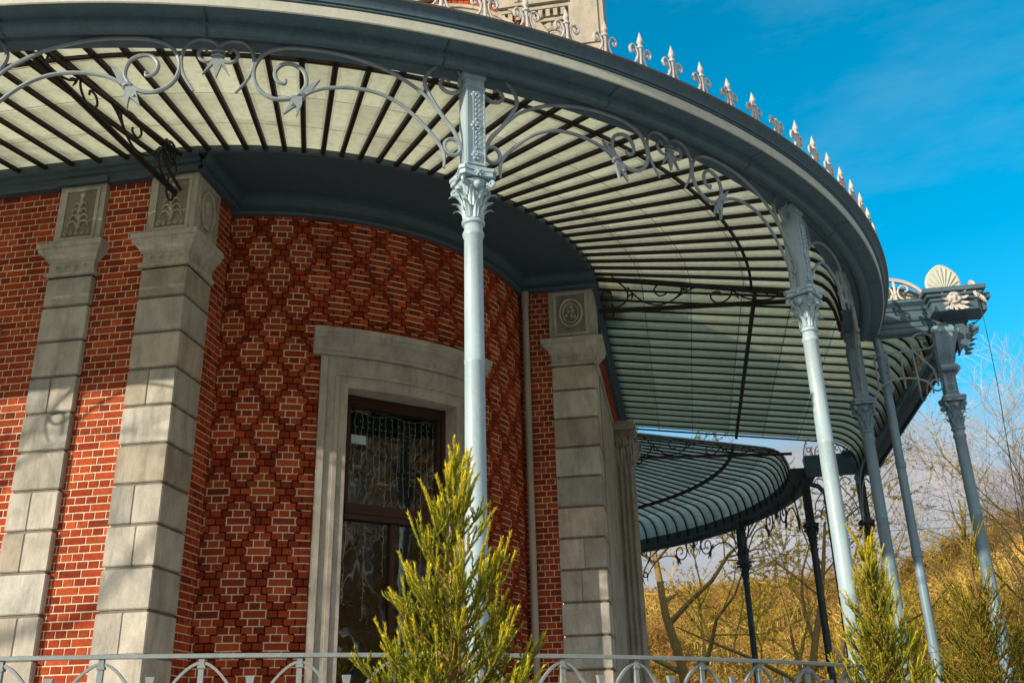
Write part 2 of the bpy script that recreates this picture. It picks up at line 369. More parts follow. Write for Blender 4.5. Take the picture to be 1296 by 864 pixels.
tag(mb.build('dry_brush', M['brush']), 'golden brown dry brush covering the sunlit hillside', 'brush', kind='stuff')

def bare_tree(name, label, base, h, seed, spread=0.8, r0=0.16, cols=((0.16, 0.11, 0.07), (0.30, 0.22, 0.10)), lich=0, lcol=(), levels=4, lean=(0, 0), group=None, kids=(7, 6, 6, 4), tropism=0.25, first=0.3):
    R = random.Random(seed); root = thing(name, label, 'tree', base, group=group)
    tr, cr, lf = MB(), MB(), MB()
    def grow(p, d, ln, r, lev):
        n = 7 if lev == 0 else 5 if lev == 1 else 4
        pts = [Vector(p)]; rs = [r]; dd = Vector(d)
        for i in range(n):
            j = 0.10 if lev == 0 else 0.22
            dd = (dd+Vector((R.gauss(0, j), R.gauss(0, j), R.gauss(0, j*0.7)+tropism*0.18*(lev > 0)))).normalized()
            pts.append(pts[-1]+dd*ln/n); rs.append(max(0.004, r*(1-0.8*(i+1)/n)))
        m_ = tr if lev == 0 else cr
        c = cols[0] if lev < 2 else cols[1]; q = R.uniform(0.75, 1.25); m_.col = tuple(x*q for x in c)
        m_.tube(pts, rs, 7 if lev == 0 else 4 if lev == 1 else 3, caps=False)
        if lich and lev >= 1:
            for q_ in range(int(lich*(2 if lev == 1 else 3))):
                u = R.uniform(0.15, 1)*n; i = min(n-1, int(u)); P = pts[i].lerp(pts[i+1], u-i)
                c = R.choice(lcol); g = R.uniform(0.6, 1.2); lf.col = tuple(x*g for x in c)
                for e in range(3):
                    o = Vector((R.gauss(0, 1), R.gauss(0, 1), R.gauss(0, 1))).normalized(); o2 = o.orthogonal().normalized(); s_ = R.uniform(0.02, 0.058)
                    Q = P+o*R.uniform(0, 0.03)
                    lf.add([Q, Q+o*s_, Q+o*s_*0.6+o2*s_*0.7, Q+o2*s_*0.5], [(0, 1, 2, 3)])
        if lev+1 < levels:
            for k in range(kids[lev]):
                u = (first+(1-first)*(k+R.random())/kids[lev] if lev == 0 else R.uniform(0.25, 1.0))*n
                i = min(n-1, int(u)); P = pts[i].lerp(pts[i+1], u-i); ax = (pts[i+1]-pts[i]).normalized()
                a = 2.4*k+R.uniform(-0.6, 0.6); o = ax.orthogonal().normalized(); o = Matrix.Rotation(a, 3, ax) @ o
                sp = spread*R.uniform(0.7, 1.25)
                nd = (ax*cos(sp)+o*sin(sp)).normalized()
                grow(P, nd, ln*R.uniform(0.42, 0.68)*(1.0 if lev else 1.15-0.4*u/n), max(0.004, rs[i]*R.uniform(0.45, 0.65)), lev+1)
    grow((0, 0, -0.2), Vector((lean[0], lean[1], 1)).normalized(), h, r0, 0)
    tr.build('trunk', M['bark'], root, smooth=60); cr.build('crown', M['bark'], root)
    if lf.f: lf.build('lichen', M['brush'], root)
    return root
gold = [(0.62, 0.42, 0.03), (0.74, 0.54, 0.05), (0.48, 0.36, 0.03), (0.34, 0.32, 0.05), (0.66, 0.44, 0.08)]
def polar(az, d, z=None):
    x, y = d*sin(rad(az)), d*cos(rad(az)); return (x, y, hill_z(x, y) if z is None and d > 32 else (GROUND if z is None else z))
bare_tree('orchard_tree', 'gnarled golden lichen-covered tree seen behind the railing, left of the far iron column', polar(0.6, 30), 9.5, 11, 0.95, 0.22, ((0.26, 0.18, 0.07), (0.50, 0.36, 0.08)), 9, gold, kids=(8, 6, 6, 4), tropism=0.2)
bare_tree('orchard_tree', 'gnarled golden tree seen between the far iron column and the cluster of porch columns', polar(5.0, 33), 8.6, 23, 0.95, 0.20, ((0.26, 0.18, 0.07), (0.50, 0.36, 0.09)), 10, gold, kids=(8, 6, 6, 4), tropism=0.2)
bare_tree('orchard_tree', 'leafless thin tree rising behind the dark columns of the porch', polar(7.5, 44), 11, 31, 0.8, 0.15, ((0.16, 0.11, 0.07), (0.26, 0.18, 0.08)), 1, gold, kids=(8, 6, 5, 3))
bare_tree('tall_bare_tree', 'tall leafless pale-twigged tree against the sky at the right edge', polar(20.6, 37), 9.6, 44, 0.66, 0.20, ((0.40, 0.30, 0.20), (0.55, 0.40, 0.27)), 0, (), levels=5, kids=(12, 8, 6, 4), tropism=0.5, first=0.35)
bare_tree('tall_bare_tree', 'smaller yellowish leafless tree in front of the tall tree at the right edge', polar(18.6, 33), 8.5, 52, 0.7, 0.14, ((0.26, 0.19, 0.06), (0.38, 0.28, 0.08)), 2, gold, kids=(9, 7, 6, 4), tropism=0.4)
for i, (az, d, h) in enumerate([(2.6, 52, 6), (9.6, 50, 5.5), (12.6, 56, 6.5), (15.4, 47, 5)]):
    bare_tree('scrub_tree', ['low golden scrub tree on the slope straight behind the far column', 'low golden scrub tree on the slope behind the porch columns', 'low scrub tree on the slope between the rain pipe and the right-hand spruce', 'low scrub tree on the slope behind the right-hand corner column'][i], polar(az, d), h, 70+i, 0.8, 0.10, ((0.20, 0.14, 0.05), (0.45, 0.32, 0.07)), 9, gold, kids=(9, 6, 5, 3), group='scrub trees on the hillside', first=0.12)
# trees that stand around the square behind the photographer (seen mirrored in the panes, and in the dappled light)
bare_tree('roadside_tree', 'leafless tree across the road that dapples the sunlight on the stone piers', (-17.6, -3.2, GROUND), 12, 91, 0.8, 0.22, kids=(8, 5, 4, 3), levels=4, first=0.28)
for i, (x, y) in enumerate([(14, -3), (20, -9), (24, 2), (17, -14), (30, -6)]):
    bare_tree('roadside_tree', 'leafless tree by the road mirrored in the window panes', (x, y, GROUND), 13+i, 120+i, 0.7, 0.34, ((0.42, 0.40, 0.37), (0.5, 0.47, 0.43)), 0, gold, kids=(10, 7, 6, 4), group='trees behind the photographer', first=0.15)

def spruce(name, label, base, h, w, seed, dens=1.0, gold_=1.0, bare_top=0.0, shade=1.0):
    """young spruce: leader, whorls of rising branches, twigs, each with its needles"""
    R = random.Random(seed); root = thing(name, label, 'spruce', base)
    tk, nd = MB(), MB()
    def needles(p0, p1, r, tipness, ln=0.019, step=0.0019):
        p0, p1 = Vector(p0), Vector(p1); d = p1-p0; l = d.length
        if l < 1e-4: return
        d.normalize(); o = d.orthogonal().normalized(); n = int(l/(step/dens))
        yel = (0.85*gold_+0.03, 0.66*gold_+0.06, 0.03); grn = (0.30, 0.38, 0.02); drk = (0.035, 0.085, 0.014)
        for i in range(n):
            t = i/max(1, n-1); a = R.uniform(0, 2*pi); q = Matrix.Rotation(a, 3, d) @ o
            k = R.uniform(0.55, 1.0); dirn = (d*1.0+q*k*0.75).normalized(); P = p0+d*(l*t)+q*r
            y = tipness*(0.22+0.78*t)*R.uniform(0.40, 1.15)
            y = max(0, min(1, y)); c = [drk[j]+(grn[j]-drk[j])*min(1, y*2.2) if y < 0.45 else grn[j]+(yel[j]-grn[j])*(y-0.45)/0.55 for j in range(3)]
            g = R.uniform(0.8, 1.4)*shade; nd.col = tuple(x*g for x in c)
            s_ = q.cross(d)*0.0024; L_ = ln*R.uniform(0.7, 1.15)
            nd.add([P-s_, P+s_, P+dirn*L_], [(0, 1, 2)])
    def limb(p, d, ln, r, lev, hfrac):
        n = 5 if lev < 2 else 3; pts = [Vector(p)]; dd = Vector(d)
        for i in range(n):
            dd = (dd+Vector((R.gauss(0, .05), R.gauss(0, .05), R.gauss(0, .04)+(0.13 if lev else 0.10)))).normalized(); pts.append(pts[-1]+dd*ln/n)
        tk.col = (0.42, 0.30, 0.05) if lev else (0.30, 0.17, 0.04)
        tk.tube(pts, [max(0.0022, r*(1-0.75*i/n)) for i in range(n+1)], 5 if lev < 1 else 3, caps=False)
        for i in range(n):
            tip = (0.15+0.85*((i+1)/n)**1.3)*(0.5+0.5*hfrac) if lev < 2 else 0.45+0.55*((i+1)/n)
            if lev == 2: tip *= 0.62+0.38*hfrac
            bare = 1 if (lev == 0 and i < 2) else 0
            if not bare: needles(pts[i], pts[i+1], r*(1-0.7*i/n), tip)
        if lev == 0 and hfrac > 0.15:
            for k in range(3):
                q = (dd*0.8+Vector((R.gauss(0, .28), R.gauss(0, .28), 0.75))).normalized(); shoot(pts[-1-(k > 0)], q, R.uniform(0.08, 0.20))
        if lev < 2:
            m_ = max(3, int(ln/0.072)) if lev == 0 else max(1, int(ln/0.085))
            for k in range(m_):
                u = (0.18+0.8*(k+R.random()*0.6)/m_)*n; i = min(n-1, int(u)); P = pts[i].lerp(pts[i+1], u-i); ax = (pts[i+1]-pts[i]).normalized()
                sd = ax.cross(Vector((0, 0, 1))); sd = sd.normalized() if sd.length > .01 else Vector((1, 0, 0))
                sgn = 1 if k % 2 else -1; an = R.uniform(0.55, 0.95)
                q = (ax*cos(an)+sd*sgn*sin(an)+Vector((0, 0, R.uniform(-0.15, 0.55)))).normalized()
                l2 = (ln*(0.46*(1-u/n)+0.16)+0.03)*R.uniform(0.75, 1.25)
                if l2 > 0.03: limb(P, q, l2, r*0.5, lev+1, hfrac)
    def shoot(p, d, ln):
        p = Vector(p); d = Vector(d).normalized(); tk.col = (0.45, 0.33, 0.05)
        tk.tube([p, p+d*ln], [0.004, 0.0025], 4, caps=False); needles(p, p+d*ln, 0.004, 1.15)
    lead = [Vector((0, 0, 0))]
    nseg = 16
    for i in range(nseg): lead.append(Vector((0.012*sin(i*0.9)*(i/nseg), 0.010*cos(i*1.1)*(i/nseg), h*(i+1)/nseg)))
    tk.col = (0.20, 0.12, 0.05); tk.tube(lead, [0.035*(1-i/nseg)+0.005 for i in range(nseg+1)], 7, caps=False)
    needles(Vector((0, 0, h*0.86)), lead[-1], 0.006, 1.0)
    z = 0.14
    while z < h*0.93:
        t = z/h; whorl = (z > h*0.5)
        L_ = (w*(1-t)**1.05+0.07)*(0.55 if bare_top and t > bare_top else 1.0)
        for k in range(6 if t < 0.6 else 4):
            a = 2*pi*k/6+R.uniform(-.3, .3)+z*7; el = 0.18+0.95*t**1.4+R.uniform(-.12, .12)
            thin = bool(bare_top) and t > bare_top
            if thin and R.random() < 0.35: continue
            limb((0, 0, z+R.uniform(-.03, .03)), (cos(a)*cos(el), sin(a)*cos(el), sin(el)), L_*R.uniform(0.75, 1.12), 0.010*(1-t)+0.004, 1 if thin and t > 0.75 else 0, t)
        z += (0.105 if t < 0.55 else 0.13 if t < 0.8 else 0.17)*h/2.0
    # last-year shoots crowding round the leader
    for k in range(9):
        a = R.uniform(0, 2*pi); z0 = h*R.uniform(0.74, 0.90); el = R.uniform(0.95, 1.3); l2 = h*R.uniform(0.09, 0.16)
        p0 = Vector((0, 0, z0)); p1 = p0+Vector((cos(a)*cos(el), sin(a)*cos(el), sin(el)))*l2
        tk.tube([p0, p1], [0.005, 0.003], 4, caps=False); needles(p0, p1, 0.005, 1.1)
    tk.build('stem', M['bark'], root, smooth=60); nd.build('needles', M['needle'], root)
    return root
spruce('young_spruce', 'bushy yellow-green young spruce in front of the first iron column, hiding the railing', (-1.09, 4.72, FLOOR), 1.93, 0.60, 3, gold_=1.2)
spruce('young_spruce', 'yellow-green young spruce in front of the second iron column', (1.40, 7.9, FLOOR), 2.0, 0.56, 8, gold_=1.15)
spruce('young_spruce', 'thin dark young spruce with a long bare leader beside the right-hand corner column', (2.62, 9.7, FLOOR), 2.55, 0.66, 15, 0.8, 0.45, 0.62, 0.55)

# ------------------------------------------------------------------ building
bld = thing('brick_building', 'red brick and pale stone building with rounded corner under the glass veranda', 'building', (-5.25, 12.75, FLOOR))
bld.location = (0, 0, 0)
BRK = random.Random(9)
COURSE, STR = 0.0775, 0.23
def brickwork(name, f, u0, u1, z0, z1, lattice=False, holes=(), tone=1.0, lo=0.0, du=0.0):
    """f(u, z, d) -> point at length u, height z, relief d. Bricks stand 6 mm proud of pale joints; the bricks of the lattice stand
    further out in dark joints"""
    mb = MB(); joint = (0.80*tone, 0.67*tone, 0.49*tone)
    def clip(a, b, za, zb):
        segs = [(max(a, u0), min(b, u1))]
        for (h0, h1, hz0, hz1) in holes:
            if zb > hz0 and za < hz1:
                ns = []
                for s0, s1 in segs:
                    if s1 <= h0 or s0 >= h1: ns.append((s0, s1)); continue
                    if s0 < h0: ns.append((s0, h0))
                    if s1 > h1: ns.append((h1, s1))
                segs = ns
        return [s_ for s_ in segs if s_[1]-s_[0] > 0.012]
    def quad(a, b, za, zb, d):
        k = max(1, int((b-a)/0.25))
        for i in range(k):
            p, q = a+(b-a)*i/k, a+(b-a)*(i+1)/k
            mb.add([f(p, za, d), f(q, za, d), f(q, zb, d), f(p, zb, d)], [(0, 1, 2, 3)])
    def ldist(u, r):
        A1 = ((u/0.46+r/8.0) % 1.0); B1 = ((u/0.46-r/8.0) % 1.0); return min(A1, 1-A1, B1, 1-B1)
    r0 = int(math.floor(z0/COURSE)); r1 = int(math.ceil(z1/COURSE))
    for r in range(r0, r1):
        za, zb = max(z0, r*COURSE), min(z1, (r+1)*COURSE)
        mb.col = (0.040, 0.017, 0.012) if lattice else joint
        for a, b in clip(u0, u1, za, zb): quad(a, b, za, zb, 0)
        if lattice:   # pale bed joints only inside the diamonds
            mb.col = joint; n_ = int((u1-u0)/0.02)
            for i in range(n_):
                a, b = u0+0.02*i, u0+0.02*(i+1)
                if ldist((a+b)/2+du, r-0.5) > (0.15 if r % 4 in (0, 1) else 0.085):
                    for s0, s1 in clip(a, b, za-0.006, za+0.006): quad(s0, s1, za-0.006, za+0.006, 0.004)
        head = r % 2; wdt = STR/2 if head else STR; off = STR/4 if head else (STR/2 if lattice else 0.0)
        k0 = int(math.floor((u0+du-off)/wdt))-1; k1 = int(math.ceil((u1+du-off)/wdt))+1
        for k in range(k0, k1):
            a, b = off+k*wdt-du, off+(k+1)*wdt-du; um = (a+b)/2+du
            if not lattice and not head and BRK.random() < 0.25: pieces = [(a, (a+b)/2), ((a+b)/2, b)]
            else: pieces = [(a, b)]
            if lattice and not head:
                A1 = ((um/0.46+r/8.0) % 1.0); B1 = ((um/0.46-r/8.0) % 1.0)
                if min(A1, 1-A1, B1, 1-B1) < 0.3: pieces = [(a, (a+b)/2), ((a+b)/2, b)]
            for (a, b) in pieces:
                if lattice and ldist(a+du, r) > 0.15:
                    mb.col = joint
                    for s0, s1 in clip(a-0.006, a+0.006, za, zb): quad(s0, s1, za, zb, 0.004)
                for s0, s1 in clip(a, b, za, zb):
                    um = (a+b)/2+du; lat = False
                    if lattice:
                        A1 = ((um/0.46+r/8.0) % 1.0); B1 = ((um/0.46-r/8.0) % 1.0)
                        lat = min(A1, 1-A1, B1, 1-B1) < 0.165
                    j = 0.0055
                    c = BRK.choice([(0.40, 0.062, 0.021), (0.35, 0.050, 0.018), (0.44, 0.072, 0.025), (0.29, 0.042, 0.018), (0.47, 0.088, 0.029)])
                    g = BRK.uniform(0.72, 1.15)*tone
                    d = 0.006
                    if lat:
                        g *= 0.93; d = 0.012; j = 0.005
                    mb.col = (c[0]*g, c[1]*g, c[2]*g)
                    p, q, ya, yb = s0+j, s1-j, za+j, zb-j
                    if q-p < 0.01 or yb-ya < 0.01: continue
                    e = 0.003
                    mb.add([f(p, ya, 0), f(q, ya, 0), f(q, yb, 0), f(p, yb, 0), f(p+e, ya+e, d), f(q-e, ya+e, d), f(q-e, yb-e, d), f(p+e, yb-e, d)],
                           [(4, 5, 6, 7), (0, 1, 5, 4), (1, 2, 6, 5), (2, 3, 7, 6), (3, 0, 4, 7)])
    return mb.build(name, M['brick'], bld)
YA, XB, RB = 8.47, -0.96, 3.45
brickwork('wall', lambda u, z, d: (u, YA-d, z), -13.0, -4.78, FLOOR, 5.84, holes=[(-8.6, -7.0, 0.0, 4.0)])
brickwork('return_wall', lambda u, z, d: (-4.785+d, u, z), 8.50, 9.29, FLOOR, 5.84)
aL, aR = -82.3, -8.2
def rbow(a): return RB-0.05*smst(-45, -8, a)
AC, AHW = -47.6, 16.3
brickwork('bow_wall', lambda u, z, d: (C1.x+(rbow(math.degrees(u/RB))+d)*cos(u/RB), C1.y+(rbow(math.degrees(u/RB))+d)*sin(u/RB), z), rad(aL)*RB-0.03, rad(aR)*RB+0.03, FLOOR, 5.82, True,
          holes=[(rad(AC-AHW+0.6)*RB, rad(AC+AHW-0.6)*RB, FLOOR, 4.08)], tone=0.92)
brickwork('return_wall', lambda u, z, d: (u, 12.265-d, z), -1.93, -1.46, FLOOR, 5.84, tone=0.9)
brickwork('side_wall', lambda u, z, d: (XB+d, u, z), 12.30, 20.8, FLOOR, 5.84)
# flat roof over the building, and dark room behind the bow
mb = MB(); roofp = lineA(-13, C1.x-.01)+arc(C1, -90, 0, 4)+lineB(C1.y+.01, C2.y-.01)+arc(C2, 0, 90, 4)+lineD(C2.x-.01, -13)
sweep(mb, roofp, [(0.0, 6.16), (4.38, 6.16), (4.38, 6.11), (0.0, 6.11)], closed=True)
mb.build('flat_roof', M['dark'], bld)
mb = MB()
sweep(mb, arc(C1, -84, -4, 4), [(2.5, FLOOR), (2.5, 4.2), (3.3, 4.2)], caps=False)
mb.build('room_lining', M['room'], bld)
mb = MB()
sweep(mb, lineD(-13, C2.x-.01)+arc(C2, 90, 0, 3)[1:], [(4.25, FLOOR), (4.25, 5.84)], caps=False)
mb.box(-13.1, -13.0, 8.5, 24.6, FLOOR, 6.1)
mb.col = (0.42, 0.09, 0.04); o = mb.build('rear_wall', M['brick'], bld)

def pilaster(tf, side_len, label=None, oval=False, sides=True):
    """tf(x, y, z): x across (0..0.52), y into the wall, z up"""
    R = random.Random(int(side_len*1000)+oval)
    def bx(mb, x0, x1, y0, y1, z0, z1):
        vs = [tf(x, y, z) for z in (z0, z1) for (x, y) in ((x0, y0), (x1, y0), (x1, y1), (x0, y1))]
        mb.add(vs, [(3, 2, 1, 0), (4, 5, 6, 7), (0, 1, 5, 4), (1, 2, 6, 5), (2, 3, 7, 6), (3, 0, 4, 7)])
    mb = MB(); mb.col = (0.45, 0.43, 0.40); bx(mb, 0.022, 0.498, 0.022, side_len-0.004, FLOOR, 4.70)
    o = None
    zj = [1.22+0.392*k for k in range(-3, 9)]; zs = [FLOOR+0.25]+[z for z in zj if z > FLOOR+0.45]+[4.70]
    mb.col = (0.9, 0.9, 0.9); bx(mb, -0.05, 0.57, -0.05, side_len, FLOOR, FLOOR+0.245)
    for i in range(len(zs)-1):
        g = R.uniform(0.70, 1.12); q = R.uniform(-0.05, 0.07); mb.col = (g*(1+q), g, g*(1-q))
        za, zb = zs[i]+0.015, zs[i+1]-0.015
        if i in (3, 5, 6, 9) and R.random() < 0.9:
            s_ = R.uniform(0.22, 0.3)
            bx(mb, 0, s_-0.0015, 0, side_len, za, zb); g = R.uniform(0.8, 1.1); mb.col = (g, g, g); bx(mb, s_+0.0015, 0.52, 0, side_len, za, zb)
        else: bx(mb, 0, 0.52, 0, side_len, za, zb)
    pil = mb.build('pilaster', M['stone'], bld, bevel=0.008)
    # capital: astragal, frieze band with small reliefs, cyma
    mb = MB()
    prof = [(0.0, 4.702), (0.030, 4.712), (0.034, 4.735), (0.008, 4.752), (0.0, 4.76), (0.0, 4.865), (0.012, 4.872), (0.020, 4.89), (0.050, 4.93), (0.088, 4.965), (0.096, 4.985), (0.096, 5.005), (0.112, 5.012), (0.112, 5.068), (0.0, 5.072)]
    rows = []
    for e, z in prof: rows.append([tf(-e, side_len, z), tf(-e, -e, z), tf(0.52+e, -e, z), tf(0.52+e, side_len, z)])
    mb.grid(rows); mb.grid([rows[-1][:2], rows[-1][3:1:-1]])
    for i in range(4):
        x = 0.10+0.107*i
        pts = [tf(x+0.03*cos(a)*(1-a/9), -0.008, 4.812+0.028*sin(a)*(1-a/9)) for a in [k*0.6 for k in range(10)]]
        mb.tube(pts, 0.008, 4)
    if sides:
        for i in range(4):
            y = 0.10+0.107*i
            for xx in (0.528,):
                mb.tube([tf(xx, y+0.03*cos(a)*(1-a/9), 4.812+0.028*sin(a)*(1-a/9)) for a in [k*0.6 for k in range(10)]], 0.008, 4)
    mb.build('capital', M['stone'], pil, smooth=35)
    # frieze block with framed relief
    mb = MB(); g = R.uniform(0.8, 0.95); mb.col = (g, g, g*0.97); bx(mb, -0.01, 0.53, 0.0, side_len, 5.074, 5.86)
    def face(map2):
        mb.col = (0.95, 0.94, 0.9)
        for (a0, a1, b0, b1) in ((0.05, 0.47, 5.13, 5.165), (0.05, 0.47, 5.735, 5.77), (0.05, 0.085, 5.168, 5.732), (0.435, 0.47, 5.168, 5.732)):
            mb.prism([(a0, b0), (a1, b0), (a1, b1), (a0, b1)], map2, 0, 0.018)
        mb.col = (0.52, 0.5, 0.46); mb.prism([(0.0855, 5.1655), (0.4345, 5.1655), (0.4345, 5.7345), (0.0855, 5.7345)], map2, 0.0, 0.003)
        mb.col = (0.98, 0.96, 0.9)
        if oval:
            for rr, tt in ((1.0, 0.020), (0.72, 0.012)):
                mb.tube([map2(0.26+0.135*rr*cos(a), 5.46+0.2*rr*sin(a), 0.016) for a in [2*pi*k/28 for k in range(29)]], tt, 6)
            for a in range(9): mb.blob(map2(0.26+0.06*cos(a*0.7)*(a % 3)/2, 5.46+0.1*sin(a*0.7)*(a % 3)/2, 0.012), (0.025, 0.025, 0.03))
        else:
            for k in range(5): mb.tube([map2(0.13+0.065*k+0.027*cos(a)*(1-a/10), 5.215+0.03*sin(a)*(1-a/10), 0.014) for a in [j*0.6+k for j in range(11)]], 0.010, 4)
            for sg in (-1, 1):
                for k in range(4):
                    z_ = 5.29+0.085*k; rr = 0.055-0.009*k
                    mb.tube([map2(0.26+sg*(0.012+rr*(1-cos(a))), z_+rr*1.2*sin(a), 0.014+0.01*sin(a)) for a in [j*0.45 for j in range(8)]], [0.015-0.0013*j for j in range(8)], 5)
            mb.tube([map2(0.26+0.01*sin(k), 5.24+0.05*k, 0.014) for k in range(9)], [0.014+0.008*(k % 2) for k in range(9)], 6)
            mb.blob(map2(0.275, 5.67, 0.015), (0.03, 0.025, 0.035))
    face(lambda a, b, d: tf(a, -d, b))
    if sides: face2 = lambda a, b, d: tf(0.53+d, a, b)
    if sides:
        ov = oval; oval_ = True
        mb.col = (0.98, 0.96, 0.9)
        mb.tube([face2(0.26+0.14*cos(a), 5.46+0.22*sin(a), 0.012) for a in [2*pi*k/28 for k in range(29)]], 0.018, 6)
        for (a0, a1, b0, b1) in ((0.05, 0.47, 5.13, 5.165), (0.05, 0.47, 5.735, 5.77), (0.05, 0.085, 5.168, 5.732), (0.435, 0.47, 5.168, 5.732)):
            mb.prism([(a0, b0), (a1, b0), (a1, b1), (a0, b1)], face2, 0, 0.016)
        mb.blob(face2(0.26, 5.27, 0.01), (0.025, 0.03, 0.05)); mb.blob(face2(0.26, 5.5, 0.005), (0.03, 0.06, 0.1))
    mb.build('frieze_panel', M['stone'], pil, smooth=35)
    return pil
pilaster(lambda x, y, z: (-6.35+x, 8.40+y, z), 0.08, sides=False)
pilaster(lambda x, y, z: (-5.275+x, 8.40+y, z), 0.53)
pilaster(lambda x, y, z: (-0.89+y*-1+0.0 if False else -1.475+x*1.12, 12.24+y, z), 0.531, oval=True)
# fluted pier of the doorway further along the side
mb = MB()
px0, px1, py0, py1 = -1.0, -0.60, 15.1, 15.6
mb.box(px0, px1-0.02, py0, py1, FLOOR, 4.1); mb.box(px0-.04, px1+.04, py0-.05, py1+.05, FLOOR, 0.0)
for k in range(6):
    y = py0+0.045+0.082*k; mb.tube([(px1-0.02, y, 0.05), (px1-0.02, y, 4.05)], 0.028, 8)
for k in range(5):
    x = px0+0.04+0.08*k; mb.tube([(x, py0, 0.05), (x, py0, 4.05)], 0.028, 8)
fp = mb.build('fluted_pilaster', M['stone2'], bld, smooth=40)
mb = MB()
mb.box(px0, px1, py0, py1, 4.1, 4.62); mb.box(px0-.06, px1+.08, py0-.08, py1+.08, 4.62, 4.70); mb.box(px0-.03, px1+.05, py0-.05, py1+.05, 4.703, 4.76)
for row, (z, l, ww) in enumerate(((4.1, 0.30, 0.07), (4.22, 0.34, 0.08))):
    for k in range(4):
        mb.leaf((px1+.003, py0+0.06+0.125*k+(row*0.05), z), (0, 0, 1), (1, 0, 0), l, ww, 0.9); mb.leaf((px0+0.05+0.1*k+(row*.04), py0-.003, z), (0, 0, 1), (0, -1, 0), l, ww, 0.9)
for sy in (py0-0.02, py1+0.02):
    mb.tube([(px1+0.03+0.06*cos(a)*(1-a/14), sy, 4.53+0.07*sin(a)*(1-a/14)) for a in [k*0.5 for k in range(22)]], 0.022, 6)
mb.build('capital', M['stone2'], fp, smooth=40)
mb = MB()
mb.box(-0.97, -0.90, 12.775, 15.06, FLOOR, 4.68); mb.box(-0.97, -0.86, 12.775, 15.06, 4.683, 4.78)
for k in range(16):
    y = 12.85+0.14*k; mb.tube([(-0.90, y, FLOOR), (-0.90, y, 4.6)], 0.035, 6)
mb.build('door_surround', M['stone2'], bld, smooth=40)
# cornices
CORN = [(4.26, 5.805), (4.365, 5.81), (4.375, 5.845), (4.345, 5.86), (4.345, 5.93), (4.365, 5.945), (4.375, 5.985), (4.405, 6.0), (4.425, 6.04), (4.425, 6.10), (4.26, 6.10)]
mb = MB(); sweep(mb, lineB(12.225, 20.8), CORN); mb.box(-1.50, -0.865, 12.19, 12.3, 5.805, 5.87); mb.build('cornice', M['soffit'], bld, smooth=30)
mb = MB(); sweep(mb, lineA(-13, -4.745), CORN)
for x in (-6.09, ): mb.box(x-0.30, x+0.30, 8.345, 8.47, 5.805, 5.87)
mb.box(-5.32, -4.735, 8.345, 8.47, 5.805, 5.87)
mb.build('cornice', M['soffit'], bld, smooth=30)
mb = MB()
RC = [(0, 5.80), (0.085, 5.805), (0.095, 5.84), (0.07, 5.855), (0.07, 5.91), (0.10, 5.93), (0.125, 5.965), (0.135, 6.0), (0.135, 6.05), (0, 6.05)]
mb.grid([[(-4.76+e, y, z) for e, z in RC] for y in (8.33, 9.30)]); mb.grid([[(x, 12.24-e, z) for e, z in RC] for x in (-1.97, -0.82)])
rows = [[(at(fn, rbow(math.degrees(atan2(fn[1].y, fn[1].x)))+e, z)) for e, z in [(0.0, 5.775), (0.06, 5.78), (0.075, 5.81), (0.05, 5.83), (0.05, 5.90), (0.085, 5.94), (0.12, 5.965), (0.13, 6.0), (0.13, 6.05)]] for fn in arc(C1, aL-1, aR+2, 1.5)]
mb.grid(rows); mb.build('bow_cornice', M['soffit'], bld, smooth=30)
mb = MB(); rows = [[at(fn, R, 6.045) for R in (3.3, 4.405)] for fn in arc(C1, -90, 0, 1.5)]; mb.grid(rows)
sweep(mb, arc(C1, -90, 0, 1.5), [(4.36, 6.02), (4.43, 6.02), (4.445, 6.04), (4.445, 6.11), (4.36, 6.11)])
mb.build('soffit', M['soffit'], bld, smooth=30)
# rain pipe in the inner corner
mb = MB(); mb.tube([(-1.80, 12.17, FLOOR), (-1.80, 12.17, 5.62)], 0.045, 14); mb.tube([(-1.80, 12.17, 5.62), (-1.80, 12.17, 5.80)], 0.055, 14)
for z in (0.4, 2.2, 4.0): mb.tube([(-1.80, 12.17, z), (-1.80, 12.17, z+0.06)], 0.052, 14)
mb.build('downpipe', M['pipe'], bld, smooth=40)

# window of the bow
def arcbox(mb, a0, a1, R0, R1, z0, z1, n=14):
    sweep(mb, arc(C1, a0, a1, (a1-a0)/n), [(R0-.06, z0), (R1-.06, z0), (R1-.06, z1), (R0-.06, z1)], True, True)
win = MB(); h_ = 11.3
for sg in (-1, 1):
    a0, a1 = sorted((AC+sg*h_, AC+sg*AHW)); arcbox(win, a0, a1, 3.30, 3.565, FLOOR, 4.06, 5)
    b0, b1 = sorted((AC+sg*(h_+1.6), AC+sg*(h_+2.3))); arcbox(win, b0, b1, 3.50, 3.585, FLOOR, 3.83, 2)
    b0, b1 = sorted((AC+sg*(AHW-1.1), AC+sg*(AHW+0.1))); arcbox(win, b0, b1, 3.50, 3.590, FLOOR, 4.05, 2)
arcbox(win, AC-h_, AC+h_, 3.30, 3.563, 3.70, 4.055, 14)
arcbox(win, AC-h_-2.0, AC+h_+2.0, 3.50, 3.587, 3.835, 3.86, 14)
hood = [(3.45, 4.062), (3.60, 4.062), (3.605, 4.10), (3.625, 4.11), (3.635, 4.14), (3.66, 4.17), (3.70, 4.20), (3.735, 4.215), (3.735, 4.25), (3.755, 4.27), (3.765, 4.31), (3.765, 4.325), (3.45, 4.36)]
hp = [(p_, R_) for p_, R_ in []]
sweep(win, arc(C1, AC-AHW-1.6, AC+AHW+1.6, 1.5), [(r-.06, z) for r, z in hood])
w_ = win.build('window_surround', M['stone2'], bld, smooth=30)
fn = (C1, Vector((cos(rad(AC)), sin(rad(AC))))); tn = Vector((-fn[1].y, fn[1].x))
def wp(s_, d, z): p = C1+fn[1]*(d-.06)+tn*s_; return (p.x, p.y, z)
